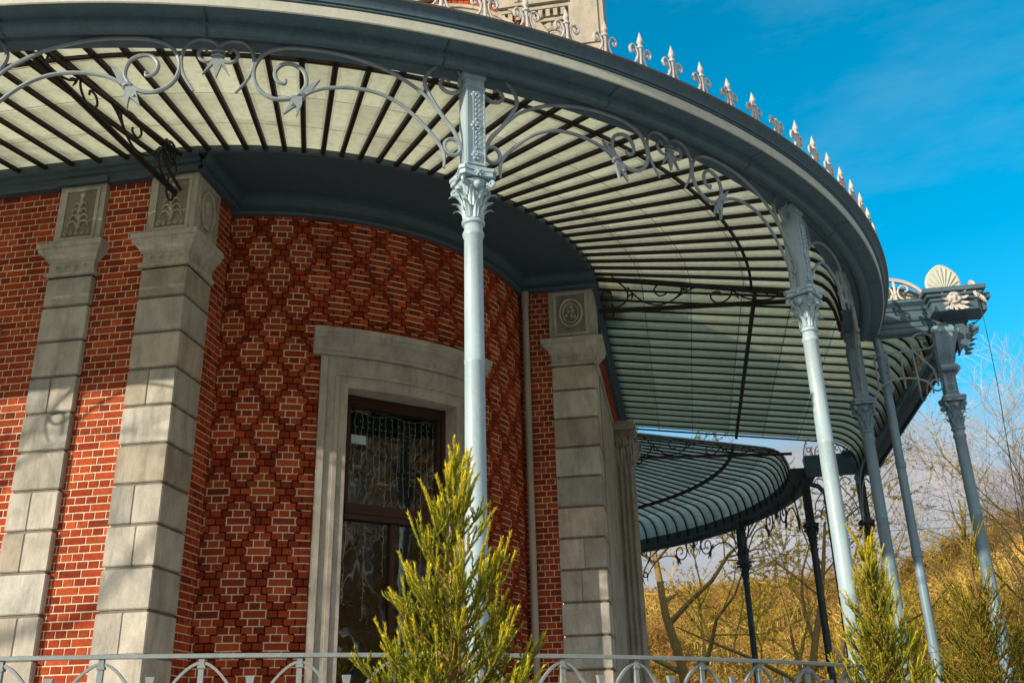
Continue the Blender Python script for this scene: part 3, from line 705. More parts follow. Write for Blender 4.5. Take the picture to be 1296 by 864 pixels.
def wbox(mb, s0, s1, d0, d1, z0, z1):
    vs = [wp(s_, d, z) for z in (z0, z1) for (s_, d) in ((s0, d1), (s1, d1), (s1, d0), (s0, d0))]
    mb.add(vs, [(3, 2, 1, 0), (4, 5, 6, 7), (0, 1, 5, 4), (1, 2, 6, 5), (2, 3, 7, 6), (3, 0, 4, 7)])
wi = bpy.data.objects.new('window', None); col.objects.link(wi); wi.parent = bld
mb = MB(); HW = 0.69
wbox(mb, -HW, -HW+.10, 3.20, 3.30, FLOOR, 3.72); wbox(mb, HW-.10, HW, 3.20, 3.30, FLOOR, 3.72)
wbox(mb, -HW+.10, HW-.10, 3.20, 3.298, 3.58, 3.72); wbox(mb, -HW+.10, HW-.10, 3.20, 3.31, 2.30, 2.47); wbox(mb, -HW+.10, HW-.10, 3.215, 3.322, 2.36, 2.41)
wbox(mb, -HW+.10, -HW+.145, 3.21, 3.28, 2.475, 3.575); wbox(mb, HW-.145, HW-.10, 3.21, 3.28, 2.475, 3.575)
wbox(mb, -0.03, 0.03, 3.21, 3.285, FLOOR, 2.295)
wbox(mb, -HW+.10, HW-.10, 3.21, 3.29, FLOOR, FLOOR+.25)
mb.build('window_frame', M['wood'], wi, bevel=0.006)
for (s0, s1, z0, z1) in ((-HW+.145, HW-.145, 2.475, 3.575), (-HW+.10, -0.03, FLOOR+.25, 2.295), (0.03, HW-.10, FLOOR+.25, 2.295)):
    mb = MB(); mb.add([wp(s0, 3.24, z0), wp(s1, 3.24, z0), wp(s1, 3.24, z1), wp(s0, 3.24, z1)], [(0, 1, 2, 3)]); mb.build('pane', M['pane'], wi)
mb = MB(); wbox(mb, -0.52, -0.34, 3.243, 3.246, 3.16, 3.26); mb.build('reflection_patch', M['reflection_patch'], wi)  # pale blue reflection on the pane, built as a thin plate
# left window beyond the first pilaster
mb = MB()
for x0, x1 in ((-8.75, -8.5), (-7.1, -6.93)): mb.box(x0, x1, 8.38, 8.7, FLOOR, 3.85)
mb.box(-8.75, -6.93, 8.377, 8.7, 3.853, 4.0)
for k, (e, z0, z1) in enumerate(((0.03, 4.003, 4.06), (0.07, 4.063, 4.12), (0.10, 4.123, 4.2))): mb.box(-8.75-e, -6.93+e, 8.38-e, 8.7, z0, z1)
mb.build('window_surround', M['stone2'], bld, bevel=0.006)
wi2 = bpy.data.objects.new('window', None); col.objects.link(wi2); wi2.parent = bld
mb = MB(); mb.box(-8.5, -8.4, 8.58, 8.66, 0, 3.85); mb.box(-7.2, -7.1, 8.58, 8.66, 0, 3.85); mb.box(-8.4, -7.2, 8.58, 8.66, 2.3, 2.45); mb.box(-8.4, -7.2, 8.58, 8.66, 0, 0.2); mb.box(-8.4, -7.2, 8.58, 8.66, 3.75, 3.85)
mb.build('window_frame', M['wood'], wi2, bevel=0.006)
mb = MB(); mb.add([(-8.4, 8.63, 0.2), (-7.2, 8.63, 0.2), (-7.2, 8.63, 3.75), (-8.4, 8.63, 3.75)], [(0, 1, 2, 3)]); mb.build('pane', M['pane'], wi2)
mb = MB(); mb.box(-8.9, -6.8, 9.2, 9.3, FLOOR, 4.2); mb.build('room_lining', M['room'], bld)

# string lights hanging behind the upper and lower panes
RL = random.Random(4)
t = thing('string_lights', 'curtain of thin white string lights hanging behind the panes of the bow window', 'string lights')
mb, bb = MB(), MB()
mb.tube([wp(-0.54+1.08*k/12, 3.21, 3.53+0.02*sin(k*1.3)) for k in range(13)], 0.004, 4)
for k in range(15):
    s0 = -0.53+1.06*k/14; z = 3.53; pts = []
    end = RL.uniform(2.52, 2.7) if k % 3 else RL.uniform(1.2, 2.0)
    while z > end:
        pts.append(wp(s0+RL.gauss(0, .007), 3.20+RL.gauss(0, .004), z))
        if RL.random() < 0.75:
            q = Vector(wp(s0+RL.choice((-1, 1))*0.018, 3.205, z-0.01)); bb.tube([pts[-1], q], 0.0025, 3); bb.blob(q, (0.009, 0.009, 0.011), 5, 3)
        z -= 0.075
    if len(pts) > 1: mb.tube(pts, 0.0045, 4)
mb.build('wire', M['white'], t); bb.build('bulbs', M['white'], t)

# attic storey that rises behind the canopy
mb = MB(); YT = 12.9
mb.col = (1, 1, 1); mb.box(-9, -0.72, YT, 19.5, 6.2, 15.0)
at_ = mb.build('attic', M['attic'], bld)
mb = MB()
mb.box(-1.02, -0.46, YT-0.10, YT+1.2, 6.2, 15.0); mb.box(-0.98, -0.55, YT-0.13, YT-0.102, 10.4, 14.5)
for z0, z1, e in ((10.86, 10.92, 0.05), (11.0, 11.06, 0.05), (11.22, 11.30, 0.10), (11.303, 11.36, 0.16)): mb.box(-2.2, -1.022, YT-e, YT-0.003, z0, z1)
for k in range(9): mb.box(-2.15+0.125*k, -2.08+0.125*k, YT-0.09, YT-0.003, 11.07, 11.21)
mb.tube([(-1.30+0.22*cos(a)*(1-a/13), YT-0.05, 10.62+0.24*sin(a)*(1-a/13)) for a in [k*0.4 for k in range(24)]], 0.05, 6)
for k in range(5): mb.leaf((-1.3, YT-0.02, 10.25), (cos(0.5+k*0.55), 0, sin(0.5+k*0.55)), (0, -1, 0), 0.42, 0.10, 0.4)
mb.build('attic_moulding', M['attic'], at_, smooth=35)
mb = MB()
def ring(mb, cx, cz, r0, r1, y0, y1, a0, a1, n=24):
    for i in range(n):
        p, q = rad(a0+(a1-a0)*i/n), rad(a0+(a1-a0)*(i+1)/n)
        P = [(cx+r*cos(a), cz+r*sin(a)) for r, a in ((r0, p), (r1, p), (r1, q), (r0, q))]
        mb.prism(P, lambda x, z, d: (x, d, z), y0, y1)
cx_, cz_ = -3.3, 9.75
ring(mb, cx_, cz_, 1.62, 1.80, YT-0.08, YT-0.003, 0, 180); ring(mb, cx_, cz_, 2.0, 2.16, YT-0.13, YT-0.003, 0, 180); ring(mb, cx_, cz_, 1.8, 1.86, YT-0.12, YT-0.003, 0, 180)
for k in range(26):
    a = rad(2+7*k); mb.blob((cx_+2.25*cos(a), YT-0.06, cz_+2.25*sin(a)), (0.07, 0.05, 0.07), 6, 4)
mb.build('archivolt', M['attic'], at_, smooth=35)
mb = MB()
for k in range(60):
    g = BRK.uniform(0.8, 1.2); mb.col = (0.42*g, 0.085*g, 0.03*g); a = 3*k
    ring(mb, cx_, cz_, 1.865, 1.995, YT-0.05, YT-0.003, a+0.15, a+2.85, 1)
for k in range(10):
    g = BRK.uniform(0.8, 1.2); mb.col = (0.42*g, 0.085*g, 0.03*g); mb.box(-2.15+0.11*k, -2.05+0.11*k, YT-0.03, YT-0.002, 10.73, 10.855)
mb.build('brick_arch', M['brick'], at_)

# ------------------------------------------------------------------ canopy pieces
RIM = [(7.58, 4.88), (7.58, 4.845), (7.66, 4.845), (7.67, 4.835), (7.70, 4.835), (7.71, 4.85), (7.77, 4.85), (7.78, 4.835),
       (7.785, 4.815), (7.80, 4.785), (7.83, 4.768), (7.865, 4.768), (7.89, 4.785), (7.90, 4.815), (7.905, 4.853),
       (8.045, 4.853)]
LEDGE = [(8.045, 4.853), (8.052, 4.848), (8.060, 4.855), (8.062, 4.938), (8.045, 4.942)]
TOP = [(8.045, 4.942), (8.074, 4.946), (8.074, 4.956), (8.062, 4.959), (8.066, 4.963), (8.085, 4.966), (8.085, 4.976), (8.09, 4.99), (8.105, 5.012), (8.13, 5.03), (8.14, 5.036)]
LIP = [(8.14, 5.036), (8.146, 5.05), (8.12, 5.062), (7.60, 5.07)]
GLASS = [(4.40, 6.105), (5.1, 5.972), (5.8, 5.839), (6.45, 5.715), (7.0, 5.61), (7.2, 5.57), (7.33, 5.53), (7.44, 5.455), (7.53, 5.34), (7.585, 5.20), (7.61, 5.05), (7.62, 4.90)]
PGLASS = [(4.40, 6.105), (5.3, 5.97), (6.45, 5.80), (7.5, 5.645), (8.35, 5.52), (8.5, 5.48), (8.63, 5.41), (8.76, 5.30), (8.85, 5.15), (8.89, 5.0), (8.90, 4.90)]
def bays(vals, tofn, e):
    """path stations with a dirty margin of width e on both sides of every bar, and the tone of each strip"""
    path, tone = [], []
    for a, b in zip(vals[:-1], vals[1:]):
        for v, t_ in ((a, 0.66), (a+e*0.45, 0.84), (a+e, 1.0), ((a+b)/2, 1.02), (b-e, 0.84), (b-e*0.45, 0.66)): path.append(tofn(v)); tone.append(t_)
    path.append(tofn(vals[-1])); return path, tone
def glass_sheet(path, prof, name, parent, mt='glass', tone=None):
    """rows of overlapping panes: each row laps 6 mm over the next, joints a little dirtier"""
    mb = MB(); fine = []
    for i in range(len(prof)-1):
        (r0, z0), (r1, z1) = prof[i], prof[i+1]; k = max(1, int((r1-r0)/0.12))
        for j in range(k): fine.append((r0+(r1-r0)*j/k, z0+(z1-z0)*j/k))
    fine.append(prof[-1])
    R = random.Random(3)
    laps = [r for r in (5.05, 5.72, 6.42, 7.10, 7.78)]
    tint = {}
    for i in range(len(path)-1):
        for j in range(len(fine)-1):
            ra = (fine[j][0]+fine[j+1][0])/2; row = sum(ra > l for l in laps)
            key = (i//(6 if tone else 2), row)
            if key not in tint: tint[key] = R.uniform(0.84, 1.08)
            rl_ = ([4.40]+laps+[9])[row]; g = tint[key]*(tone[i] if tone else 1)*(1.05-0.16*min(1, max(0, (ra-rl_)/0.7)))
            mb.col = (g, g, g*R.uniform(0.97, 1.0))
            dz = 0.004*row
            mb.add([at(path[i], fine[j][0], fine[j][1]-dz), at(path[i], fine[j+1][0], fine[j+1][1]-dz), at(path[i+1], fine[j+1][0], fine[j+1][1]-dz), at(path[i+1], fine[j][0], fine[j][1]-dz)], [(0, 1, 2, 3)])
    for l in laps:   # dirty lap lines
        for j in range(len(prof)-1):
            if prof[j][0] <= l < prof[j+1][0]:
                t_ = (l-prof[j][0])/(prof[j+1][0]-prof[j][0]); z = prof[j][1]+(prof[j+1][1]-prof[j][1])*t_-0.030
                mb.col = (0.36, 0.36, 0.34)
                mb.grid([[at(fn_, l, z), at(fn_, l+0.011, z-0.002)] for fn_ in path])
    return mb.build(name, M[mt], parent, weld=False)
def bar_pts(prof, drop=0.012): return [(r, z-drop) for r, z in prof]
def bar_mesh(prof, wd=0.042, dp=0.05):
    """glazing bar in local x (outward) / z"""
    mb = MB(); rows = []; n = len(prof)
    for i in range(n):
        a, b = prof[max(i-1, 0)], prof[min(i+1, n-1)]; t = Vector((b[0]-a[0], b[1]-a[1])).normalized(); q = Vector((t.y, -t.x))
        if q.y > 0: q = -q
        r, z = prof[i]; r -= 0.0; o0 = Vector((r, z))+q*0.034; o1 = o0+q*dp
        rows.append([(o0.x, -wd/2, o0.y), (o0.x, wd/2, o0.y), (o1.x, wd/2*0.7, o1.y), (o1.x, -wd/2*0.7, o1.y)])
    mb.grid(rows, True); return mb
def put_bar(src, parent, fn):
    o = inst(src, parent, (fn[0].x, fn[0].y, 0), atan2(fn[1].y, fn[1].x)); return o

def spiral_pts(c, r0, r1, a0, turns, n=18):
    return [(c[0]+(r0+(r1-r0)*i/n)*cos(a0+turns*2*pi*i/n), c[1]+(r0+(r1-r0)*i/n)*sin(a0+turns*2*pi*i/n)) for i in range(n+1)]
S_A = [(0.121,3.902),(0.071,4.068),(0.14,4.28),(0.241,4.419),(0.346,4.595),(0.377,4.706),(0.324,4.825),(0.222,4.883),(0.119,4.862),(0.073,4.777),(0.088,4.689),(0.16,4.636),(0.232,4.655),(0.256,4.709),(0.218,4.759),(0.181,4.734)]
S_B = [(0.15,4.289),(0.321,4.513),(0.442,4.621),(0.64,4.729),(0.836,4.79),(1.028,4.825),(1.219,4.835),(1.404,4.825),(1.548,4.77),(1.621,4.657),(1.631,4.542),(1.587,4.433),(1.483,4.366),(1.375,4.373),(1.297,4.432),(1.255,4.517),(1.28,4.628),(1.357,4.68),(1.43,4.673),(1.481,4.603),(1.466,4.525),(1.41,4.502),(1.403,4.539)]
S_C = [(0.224,3.959),(0.224,4.081),(0.28,4.183),(0.399,4.318),(0.556,4.447),(0.731,4.519),(0.921,4.532),(1.107,4.503),(1.215,4.454),(1.286,4.40)]
S_M = [(1.748,4.387),(1.669,4.519),(1.638,4.658),(1.666,4.784),(1.742,4.842),(1.836,4.835),(1.89,4.784),(1.886,4.705),(1.835,4.65),(1.774,4.665),(1.755,4.726),(1.79,4.767),(1.818,4.73)]
HALF = 1.895
def bracket(fmap, name, parent, mat, both=True, rr=0.0165, k=4):
    """scrolled spandrel between two columns. fmap(s, z, d): s from one column, d = toward the outside"""
    mb, lfs = MB(), []
    def one(sg):
        g = (lambda s: s) if sg > 0 else (lambda s: 2*HALF-s)
        for P, taper in ((S_A, 1), (S_B, 1), (S_C, 0.9), (S_M, 0.85)):
            pts = smoothpts(P, k); n = len(pts)
            mb.tube([fmap(g(p[0]), p[1], 0) for p in pts], [rr*taper*(0.62+0.38*min(1, 6*min(i, n-1-i)/n+0.15)) for i in range(n)], 7)
        mb.tube([fmap(g(0.16+0.062*cos(a)), 4.15+0.07*sin(a), 0) for a in [2*pi*i/18 for i in range(19)]], rr*0.95, 7, caps=False)
        lf = MB(); lfs.append(lf)
        for (dx, dz, l, ww) in ((0.11, -0.17, 0.20, 0.035), (0.02, -0.20, 0.19, 0.022), (-0.14, 0.17, 0.21, 0.03), (-0.04, 0.10, 0.12, 0.02)):
            q = Vector((dx, dz)).normalized(); p0 = (1.290, 4.405); sd = Vector((-q.y, q.x))
            poly = [(p0[0]-sd.x*ww*.5, p0[1]-sd.y*ww*.5), (p0[0]+q.x*l*.35-sd.x*ww, p0[1]+q.y*l*.35-sd.y*ww), (p0[0]+q.x*l*.6-sd.x*ww*.5, p0[1]+q.y*l*.6-sd.y*ww*.5), (p0[0]+q.x*l, p0[1]+q.y*l),
                    (p0[0]+q.x*l*.6+sd.x*ww*.5, p0[1]+q.y*l*.6+sd.y*ww*.5), (p0[0]+q.x*l*.35+sd.x*ww, p0[1]+q.y*l*.35+sd.y*ww), (p0[0]+sd.x*ww*.5, p0[1]+sd.y*ww*.5)]
            if sg < 0: poly = [(g(a), b) for a, b in reversed(poly)]
            lf.prism(poly, lambda a, b, d: fmap(a, b, d), -0.013, 0.013)
        lf.tube([fmap(g(1.290+0.028*cos(a)), 4.405+0.016*sin(a), 0.016*sin(a*1.0)) for a in [2*pi*i/10 for i in range(11)]], 0.016, 6, caps=False)
        lf.blob(fmap(g(1.345), 4.32, 0.014), (0.012, 0.012, 0.012), 6, 4)
    one(1)
    if both: one(-1)
    if both:
        lf = MB(); lfs.append(lf)
        for (q, l, ww) in (((0, -1), 0.20, 0.030), ((-0.55, -1), 0.20, 0.012), ((0.55, -1), 0.20, 0.012), ((0, 1), 0.10, 0.022)):
            q = Vector(q).normalized(); sd = Vector((-q.y, q.x)); p0 = (HALF, 4.705)
            poly = [(p0[0]-sd.x*ww*.6, p0[1]-sd.y*ww*.6), (p0[0]+q.x*l*.45-sd.x*ww, p0[1]+q.y*l*.45-sd.y*ww), (p0[0]+q.x*l, p0[1]+q.y*l), (p0[0]+q.x*l*.45+sd.x*ww, p0[1]+q.y*l*.45+sd.y*ww), (p0[0]+sd.x*ww*.6, p0[1]+sd.y*ww*.6)]
            lf.prism(poly, lambda a, b, d: fmap(a, b, d), -0.012, 0.012)
        for dz in (0.0, 0.035):
            lf.tube([fmap(HALF+0.045*cos(a), 4.70+dz, 0.02*sin(a)) for a in [2*pi*i/10 for i in range(11)]], 0.010, 6, caps=False)
    o = mb.build(name, mat, parent, smooth=50)
    for lf in lfs: lf.build('leaf_clasp', mat, o, smooth=35)
    return o
def truss(fmap, parent, mat, prof_z, x1=2.42, wall_tail=False):
    """scrolled tie between wall and rim; x from the wall plane (-0.79) outward"""
    mb = MB(); n3 = Vector(fmap(0, 0, 1))-Vector(fmap(0, 0, 0))
    def bar(p, w_, h): mb.strip([fmap(x, z, 0) for x, z in p], n3, w_, h)
    bar([(-0.80, 5.515), (x1, 5.375)], 0.045, 0.03)
    bar([(-0.80, 5.475), (x1, 5.345)], 0.018, 0.018)
    bar([(-0.80+i*(x1-0.25+0.80)/8, prof_z(-0.80+i*(x1-0.25+0.80)/8)-0.11) for i in range(9)], 0.04, 0.03)
    for P in ([(-0.637,5.761),(-0.715,5.808),(-0.745,5.721),(-0.69,5.638),(-0.623,5.689),(-0.635,5.788),(-0.714,5.835)],
              [(-0.731,5.538),(-0.574,5.529),(-0.428,5.611),(-0.395,5.743),(-0.479,5.88),(-0.613,5.96),(-0.746,5.975)],
              [(-0.396,5.821),(-0.284,5.673),(-0.152,5.563),(0.052,5.516),(0.23,5.582),(0.337,5.705),(0.287,5.79),(0.153,5.84),(0.017,5.81),(-0.034,5.734),(0.027,5.651),(0.12,5.668),(0.121,5.709)],
              [(0.23,5.582),(0.414,5.69),(0.592,5.73),(0.798,5.73),(0.961,5.677),(0.992,5.579),(0.904,5.485),(0.784,5.467),(0.714,5.551),(0.75,5.623),(0.836,5.625),(0.847,5.573)],
              [(0.961,5.677),(1.144,5.514),(1.368,5.449),(1.541,5.465),(1.602,5.533),(1.542,5.579),(1.454,5.56),(1.463,5.501)],
              [(1.60,5.53),(1.75,5.44),(1.95,5.42),(2.02,5.46),(1.96,5.50),(1.90,5.47)]):
        pts = smoothpts(P, 4); mb.tube([fmap(p[0], p[1], 0) for p in pts], 0.0125, 5)
    for (x, z, a) in ((-0.33, 5.72, -2.2), (0.36, 5.70, 0.9), (1.05, 5.58, -0.8), (-0.55, 5.95, 2.6)):
        for da in (-0.5, 0.5):
            mb.tube([fmap(x, z, 0), fmap(x+0.05*cos(a+da), z+0.05*sin(a+da), 0), fmap(x+0.10*cos(a+da*0.7), z+0.10*sin(a+da*0.7), 0)], [0.016, 0.012, 0.004], 5)
    # wall bracket under the inner end
    mb.tube([fmap(p[0], p[1], 0) for p in smoothpts([(-0.62, 5.60), (-0.60, 5.45), (-0.66, 5.36), (-0.74, 5.40), (-0.72, 5.50), (-0.66, 5.52)], 4)], 0.013, 5)
    if wall_tail:
        mb.tube([fmap(p[0], p[1], 0) for p in smoothpts([(-0.50, 5.98), (-0.45, 5.85), (-0.52, 5.72), (-0.66, 5.66), (-0.80, 5.62), (-0.88, 5.60)], 4)], [0.02]*21, 6)
        mb.tube([fmap(p[0], p[1], 0) for p in spiral_pts((-0.62, 5.90), 0.15, 0.05, -1.2, 1.1)], 0.014, 6)
        mb.tube([fmap(p[0], p[1], 0) for p in spiral_pts((-0.60, 5.83), 0.10, 0.03, 0.4, 1.2)], 0.012, 6)
    return mb.build('truss', mat, parent, smooth=45)

def finial_mesh(broken=False):
    mb = MB()
    mb.lathe([(0.0, 0), (0.026, 0.0), (0.026, 0.012), (0.019, 0.02), (0.017, 0.16), (0.020, 0.19)], n=8)
    if not broken:
        mb.lathe([(0.020, 0.19), (0.033, 0.20), (0.033, 0.215), (0.020, 0.222), (0.016, 0.24), (0.030, 0.262), (0.031, 0.275), (0.020, 0.31), (0.008, 0.35), (0.0, 0.375)], n=8)
    else: mb.lathe([(0.020, 0.19), (0.018, 0.215), (0.0, 0.217)], n=8)
    for sg in (-1, 1):
        P = [(0.135, 0.0), (0.085, 0.022), (0.04, 0.075), (0.032, 0.13), (0.058, 0.185), (0.105, 0.205), (0.143, 0.178), (0.142, 0.138), (0.112, 0.122), (0.094, 0.142)]
        pts = smoothpts(P, 3); n = len(pts)
        mb.tube([(sg*(0.012+p[0]*0.72), 0, p[1]+0.004) for p in pts], [0.0135 if 0 < i < n-4 else 0.010 for i in range(n)], 6)
        mb.tube([(sg*0.035, 0, 0.13), (sg*0.015, 0.0, 0.15)], 0.012, 5)
        mb.blob((sg*0.083, 0, 0.146), (0.017, 0.015, 0.017), 6, 4)
    return mb
def place_finials(parent, path, Rf, z, first=None):
    out = []
    for k, fn in enumerate(path):
        x, y, _ = at(fn, Rf, 0); rz = atan2(fn[1].y, fn[1].x)+pi/2
        if first is None: first = finial_mesh().build('finial', M['crest'], parent, smooth=40); first.location = (x, y, z); first.rotation_euler.z = rz; o = first
        else: o = inst(first, parent, (x, y, z), rz)
        o.scale = (0.88, 0.88, 0.95+0.06*sin(k*5.1)); o.rotation_euler.y = 0.045*sin(k*7.3); out.append(o)
    return first, out

# ---- near canopy round the corner
near = thing('glass_canopy', 'near curved glass canopy with scrolled brackets and spiked cresting', 'canopy', (0, 0, 0))
A_END = -2.2
pathN = lineA(-13, C1.x-0.01, 12)+arc(C1, -90, A_END, 1.0)
def rim(path, parent, dz=0, off=0, mt='rim', names=('gutter_soffit', 'gutter_fascia', 'gutter_cornice')):
    sh = lambda pr: [(r+off, z+dz) for r, z in pr]
    mb = MB(); sweep(mb, path, sh(RIM), caps=False); mb.build(names[0], M[mt], parent, smooth=28)
    mb = MB(); sweep(mb, path, sh(LEDGE), caps=False); mb.build(names[1], M['ledge'], parent, smooth=28)
    mb = MB(); mb.mi = 0; sweep(mb, path, sh(TOP), caps=False); mb.mi = 1; sweep(mb, path, sh(LIP), caps=False); 
    mb.mi = 0; sweep(mb, path, sh([(7.58, 4.88), (7.60, 5.07)]), caps=False)
    for e in (path[0], path[-1]):
        prof = sh(RIM+LEDGE[1:]+TOP[1:]+LIP[1:]); mb.add([at(e, r, z) for r, z in prof], [tuple(range(len(prof)))])
    mb.build(names[2], [M[mt], M['lip']], parent, smooth=28)
rim(pathN, near)
# joints of the gutter sheets
mb = MB()
for a in (-84, -73.5, -61, -50.7, -38.6, -26, -14):
    fn = arc(C1, a, a+0.12, 1)
    sweep(mb, fn, [(8.044, 4.851), (7.906, 4.851), (7.892, 4.783), (7.865, 4.765), (7.83, 4.765)], caps=False)
mb.build('gutter_joint', M['dark'], near)
pa1, to1 = bays([C1.x-0.325*k for k in range(24, 0, -1)]+[C1.x-0.001], lambda v: (Vector((v, C1.y)), Vector((0, -1))), 0.07)
fa = lambda C: (lambda a: (C, Vector((cos(rad(a)), sin(rad(a))))))
pa2, to2 = bays([-90+2.63*k for k in range(0, 34)]+[A_END], fa(C1), 0.55)
glass_sheet(pa1+pa2, GLASS, 'glass_roof', near, 'glass', to1+[1]+to2)
bar0 = bar_mesh(GLASS, 0.058, 0.034).build('glazing_bar', M['bar'], near); first_used = False
barpath = [(Vector((C1.x-0.325*k, C1.y)), Vector((0, -1))) for k in range(1, 14)]+[(C1, Vector((cos(rad(a)), sin(rad(a))))) for a in [-90+2.63*k for k in range(0, 34)]]
for k, fn in enumerate(barpath):
    if k == 0: bar0.location = (fn[0].x, fn[0].y, 0); bar0.rotation_euler.z = atan2(fn[1].y, fn[1].x)
    else: put_bar(bar0, near, fn)
mb = MB(); sweep(mb, pathN, [(6.505, 5.63), (6.505, 5.665), (6.54, 5.658), (6.54, 5.622)], closed=True); mb.build('purlin', M['bar'], near)
fpath = [(C1, Vector((cos(rad(a)), sin(rad(a))))) for a in [-51.7+2.46*k for k in range(-13, 21)]]
f0, fl = place_finials(near, fpath, 8.09, 5.062)
br = fl[13+6]; br.data = (lambda o: (o.data, bpy.data.objects.remove(o))[0])(finial_mesh(True).build('finial', M['crest'], near, smooth=40)); br['label'] = 'finial with its spear tip broken off'
bracket(lambda s, z, d: at((C1, Vector((cos(rad(-58.9)-0, )[0:1]+(0,)) if False else Vector((cos(rad(-58.9)-s/7.7), sin(rad(-58.9)-s/7.7))))), 7.70+d, z), 'spandrel_bracket', near, M['scroll'], k=5)
bracket(lambda s, z, d: at((C1, Vector((cos(rad(-58.9)+s/7.7), sin(rad(-58.9)+s/7.7)))), 7.70+d, z), 'spandrel_bracket', near, M['scroll'])
bracket(lambda s, z, d: at((C1, Vector((cos(rad(-30.7)+s/7.7), sin(rad(-30.7)+s/7.7)))), 7.70+d, z), 'spandrel_bracket', near, M['scroll'], k=3)
bracket(lambda s, z, d: at((C1, Vector((cos(rad(-87.1)-s/7.7), sin(rad(-87.1)-s/7.7)))), 7.70+d, z), 'spandrel_bracket', near, M['scroll'], k=3)
zN = lambda x: 6.105-0.19*(x+0.85)
truss(lambda x, z, d: (x, 12.36+d, z), near, M['bar'], zN)
truss(lambda x, z, d: (-4.93+d, C1.y-(x+5.25), z), near, M['bar'], zN, wall_tail=True)

# ---- porch canopy
porch = thing('glass_canopy', 'straight glass canopy over the porch with corner acroteria', 'canopy', (0, 0, 0))
pathP = lineB(12.44, 19.72, 22)
pa1, to1 = bays([12.46+0.361*k for k in range(21)], lambda v: (Vector((C1.x, v)), Vector((1, 0))), 0.07)
glass_sheet(pa1, PGLASS, 'glass_roof', porch, 'glass_porch', to1)
b1 = bar_mesh(PGLASS, 0.032, 0.028).build('glazing_bar', M['bar'], porch)
for k in range(21):
    fn = (Vector((C1.x, 12.46+0.361*k)), Vector((1, 0)))
    if k == 0: b1.location = (fn[0].x, fn[0].y, 0)
    else: put_bar(b1, porch, fn)
mb = MB(); sweep(mb, lineB(12.42, 19.74), [(6.56, 5.68), (6.56, 5.745), (6.61, 5.737), (6.61, 5.672)], closed=True); mb.build('purlin', M['bar'], porch)
# entablature round three sides: profile offset e outward from the beam centre line, z
ENT = [(-0.13, 4.86), (-0.13, 4.845), (0.02, 4.845), (0.03, 4.86), (0.03, 4.915), (0.045, 4.925), (0.045, 4.985), (0.075, 5.0), (0.09, 5.03), (0.09, 5.12), (0.11, 5.13), (0.125, 5.17), (0.165, 5.20), (0.185, 5.215), (0.185, 5.25), (-0.13, 5.26)]
mb = MB(); cl_ = [((2.62, 12.50), (0, -1)), ((3.88, 12.50), (1, -1)), ((3.88, 19.95), (1, 1)), ((2.62, 19.95), (0, 1))]
rows = [[(p[0]+n_[0]*e, p[1]+n_[1]*e, z) for e, z in ENT] for p, n_ in cl_]
mb.grid(rows, True); mb.add(rows[0], [tuple(range(len(ENT)))]); mb.add(rows[-1], [tuple(reversed(range(len(ENT))))])
mb.build('entablature', M['rim'], porch, smooth=25)
mb = MB()   # pale flashing on top
mb.grid([[(2.62, 12.31, 5.256), (2.62, 12.52, 5.275)], [(4.07, 12.31, 5.256), (3.90, 12.52, 5.275)]]); mb.grid([[(4.07, 12.31, 5.256), (3.90, 12.52, 5.275)], [(4.07, 20.15, 5.256), (3.90, 19.93, 5.275)]])
mb.build('flashing', M['ledge'], porch)
# corner blocks (near and far) stepping forward over the columns
for (y0, y1) in ((12.22, 12.62), (19.83, 20.23)):
    mb = MB()
    mb.box(3.46, 4.02, y0, y1, 5.005, 5.14); mb.box(3.44, 4.04, y0-.02, y1+.02, 5.143, 5.19); mb.box(3.40, 4.08, y0-.06, y1+.06, 5.193, 5.235); mb.box(3.36, 4.12, y0-.10, y1+.10, 5.238, 5.30)
    mb.box(3.84, 4.14, y0+0.08, y1+0.02, 5.01, 5.14); mb.box(3.80, 4.19, y0+.02, y1+0.08, 5.15, 5.225)
    mb.build('corner_block', M['rim'], porch, bevel=0.006)
# acanthus mask on the block
def mask(mb, cx, y, cz):
    mb.blob((cx, y, cz+0.02), (0.085, 0.05, 0.11), 10, 7); mb.blob((cx, y-0.045, cz), (0.022, 0.03, 0.04)); mb.blob((cx, y-0.035, cz-0.06), (0.045, 0.03, 0.022))
    for sg in (-1, 1):
        mb.blob((cx+sg*0.035, y-0.04, cz+0.045), (0.02, 0.02, 0.016)); mb.blob((cx+sg*0.055, y-0.025, cz-0.015), (0.03, 0.03, 0.035))
        for k in range(4): mb.leaf((cx+sg*0.07, y-0.01, cz+0.05-0.05*k), (sg*1.0, 0, 0.5-0.45*k), (0, -1, 0), 0.12, 0.03, 0.7)
        mb.leaf((cx+sg*0.03, y-0.02, cz-0.08), (sg*0.5, 0, -1), (0, -1, 0), 0.15, 0.035, 0.8)
    mb.leaf((cx, y-0.02, cz-0.09), (0, 0, -1), (0, -1, 0), 0.13, 0.03, 0.8)
    for k in range(5): mb.leaf((cx-0.08+0.04*k, y, cz+0.1), ((k-2)*0.3, 0, 1), (0, -1, 0), 0.09, 0.025, 0.6)
mb = MB(); mask(mb, 3.73, 12.19, 5.15); mb.build('mask', M['crest'], porch, smooth=50)
mb = MB()
for k in range(5): mb.leaf((3.98+0.02*k, 12.15, 5.22-0.02*k), (0.2, 0, -1), (0, -1, 0), 0.14, 0.03, 0.6)
mb.build('leaf_bracket', M['crest'], porch, smooth=50)
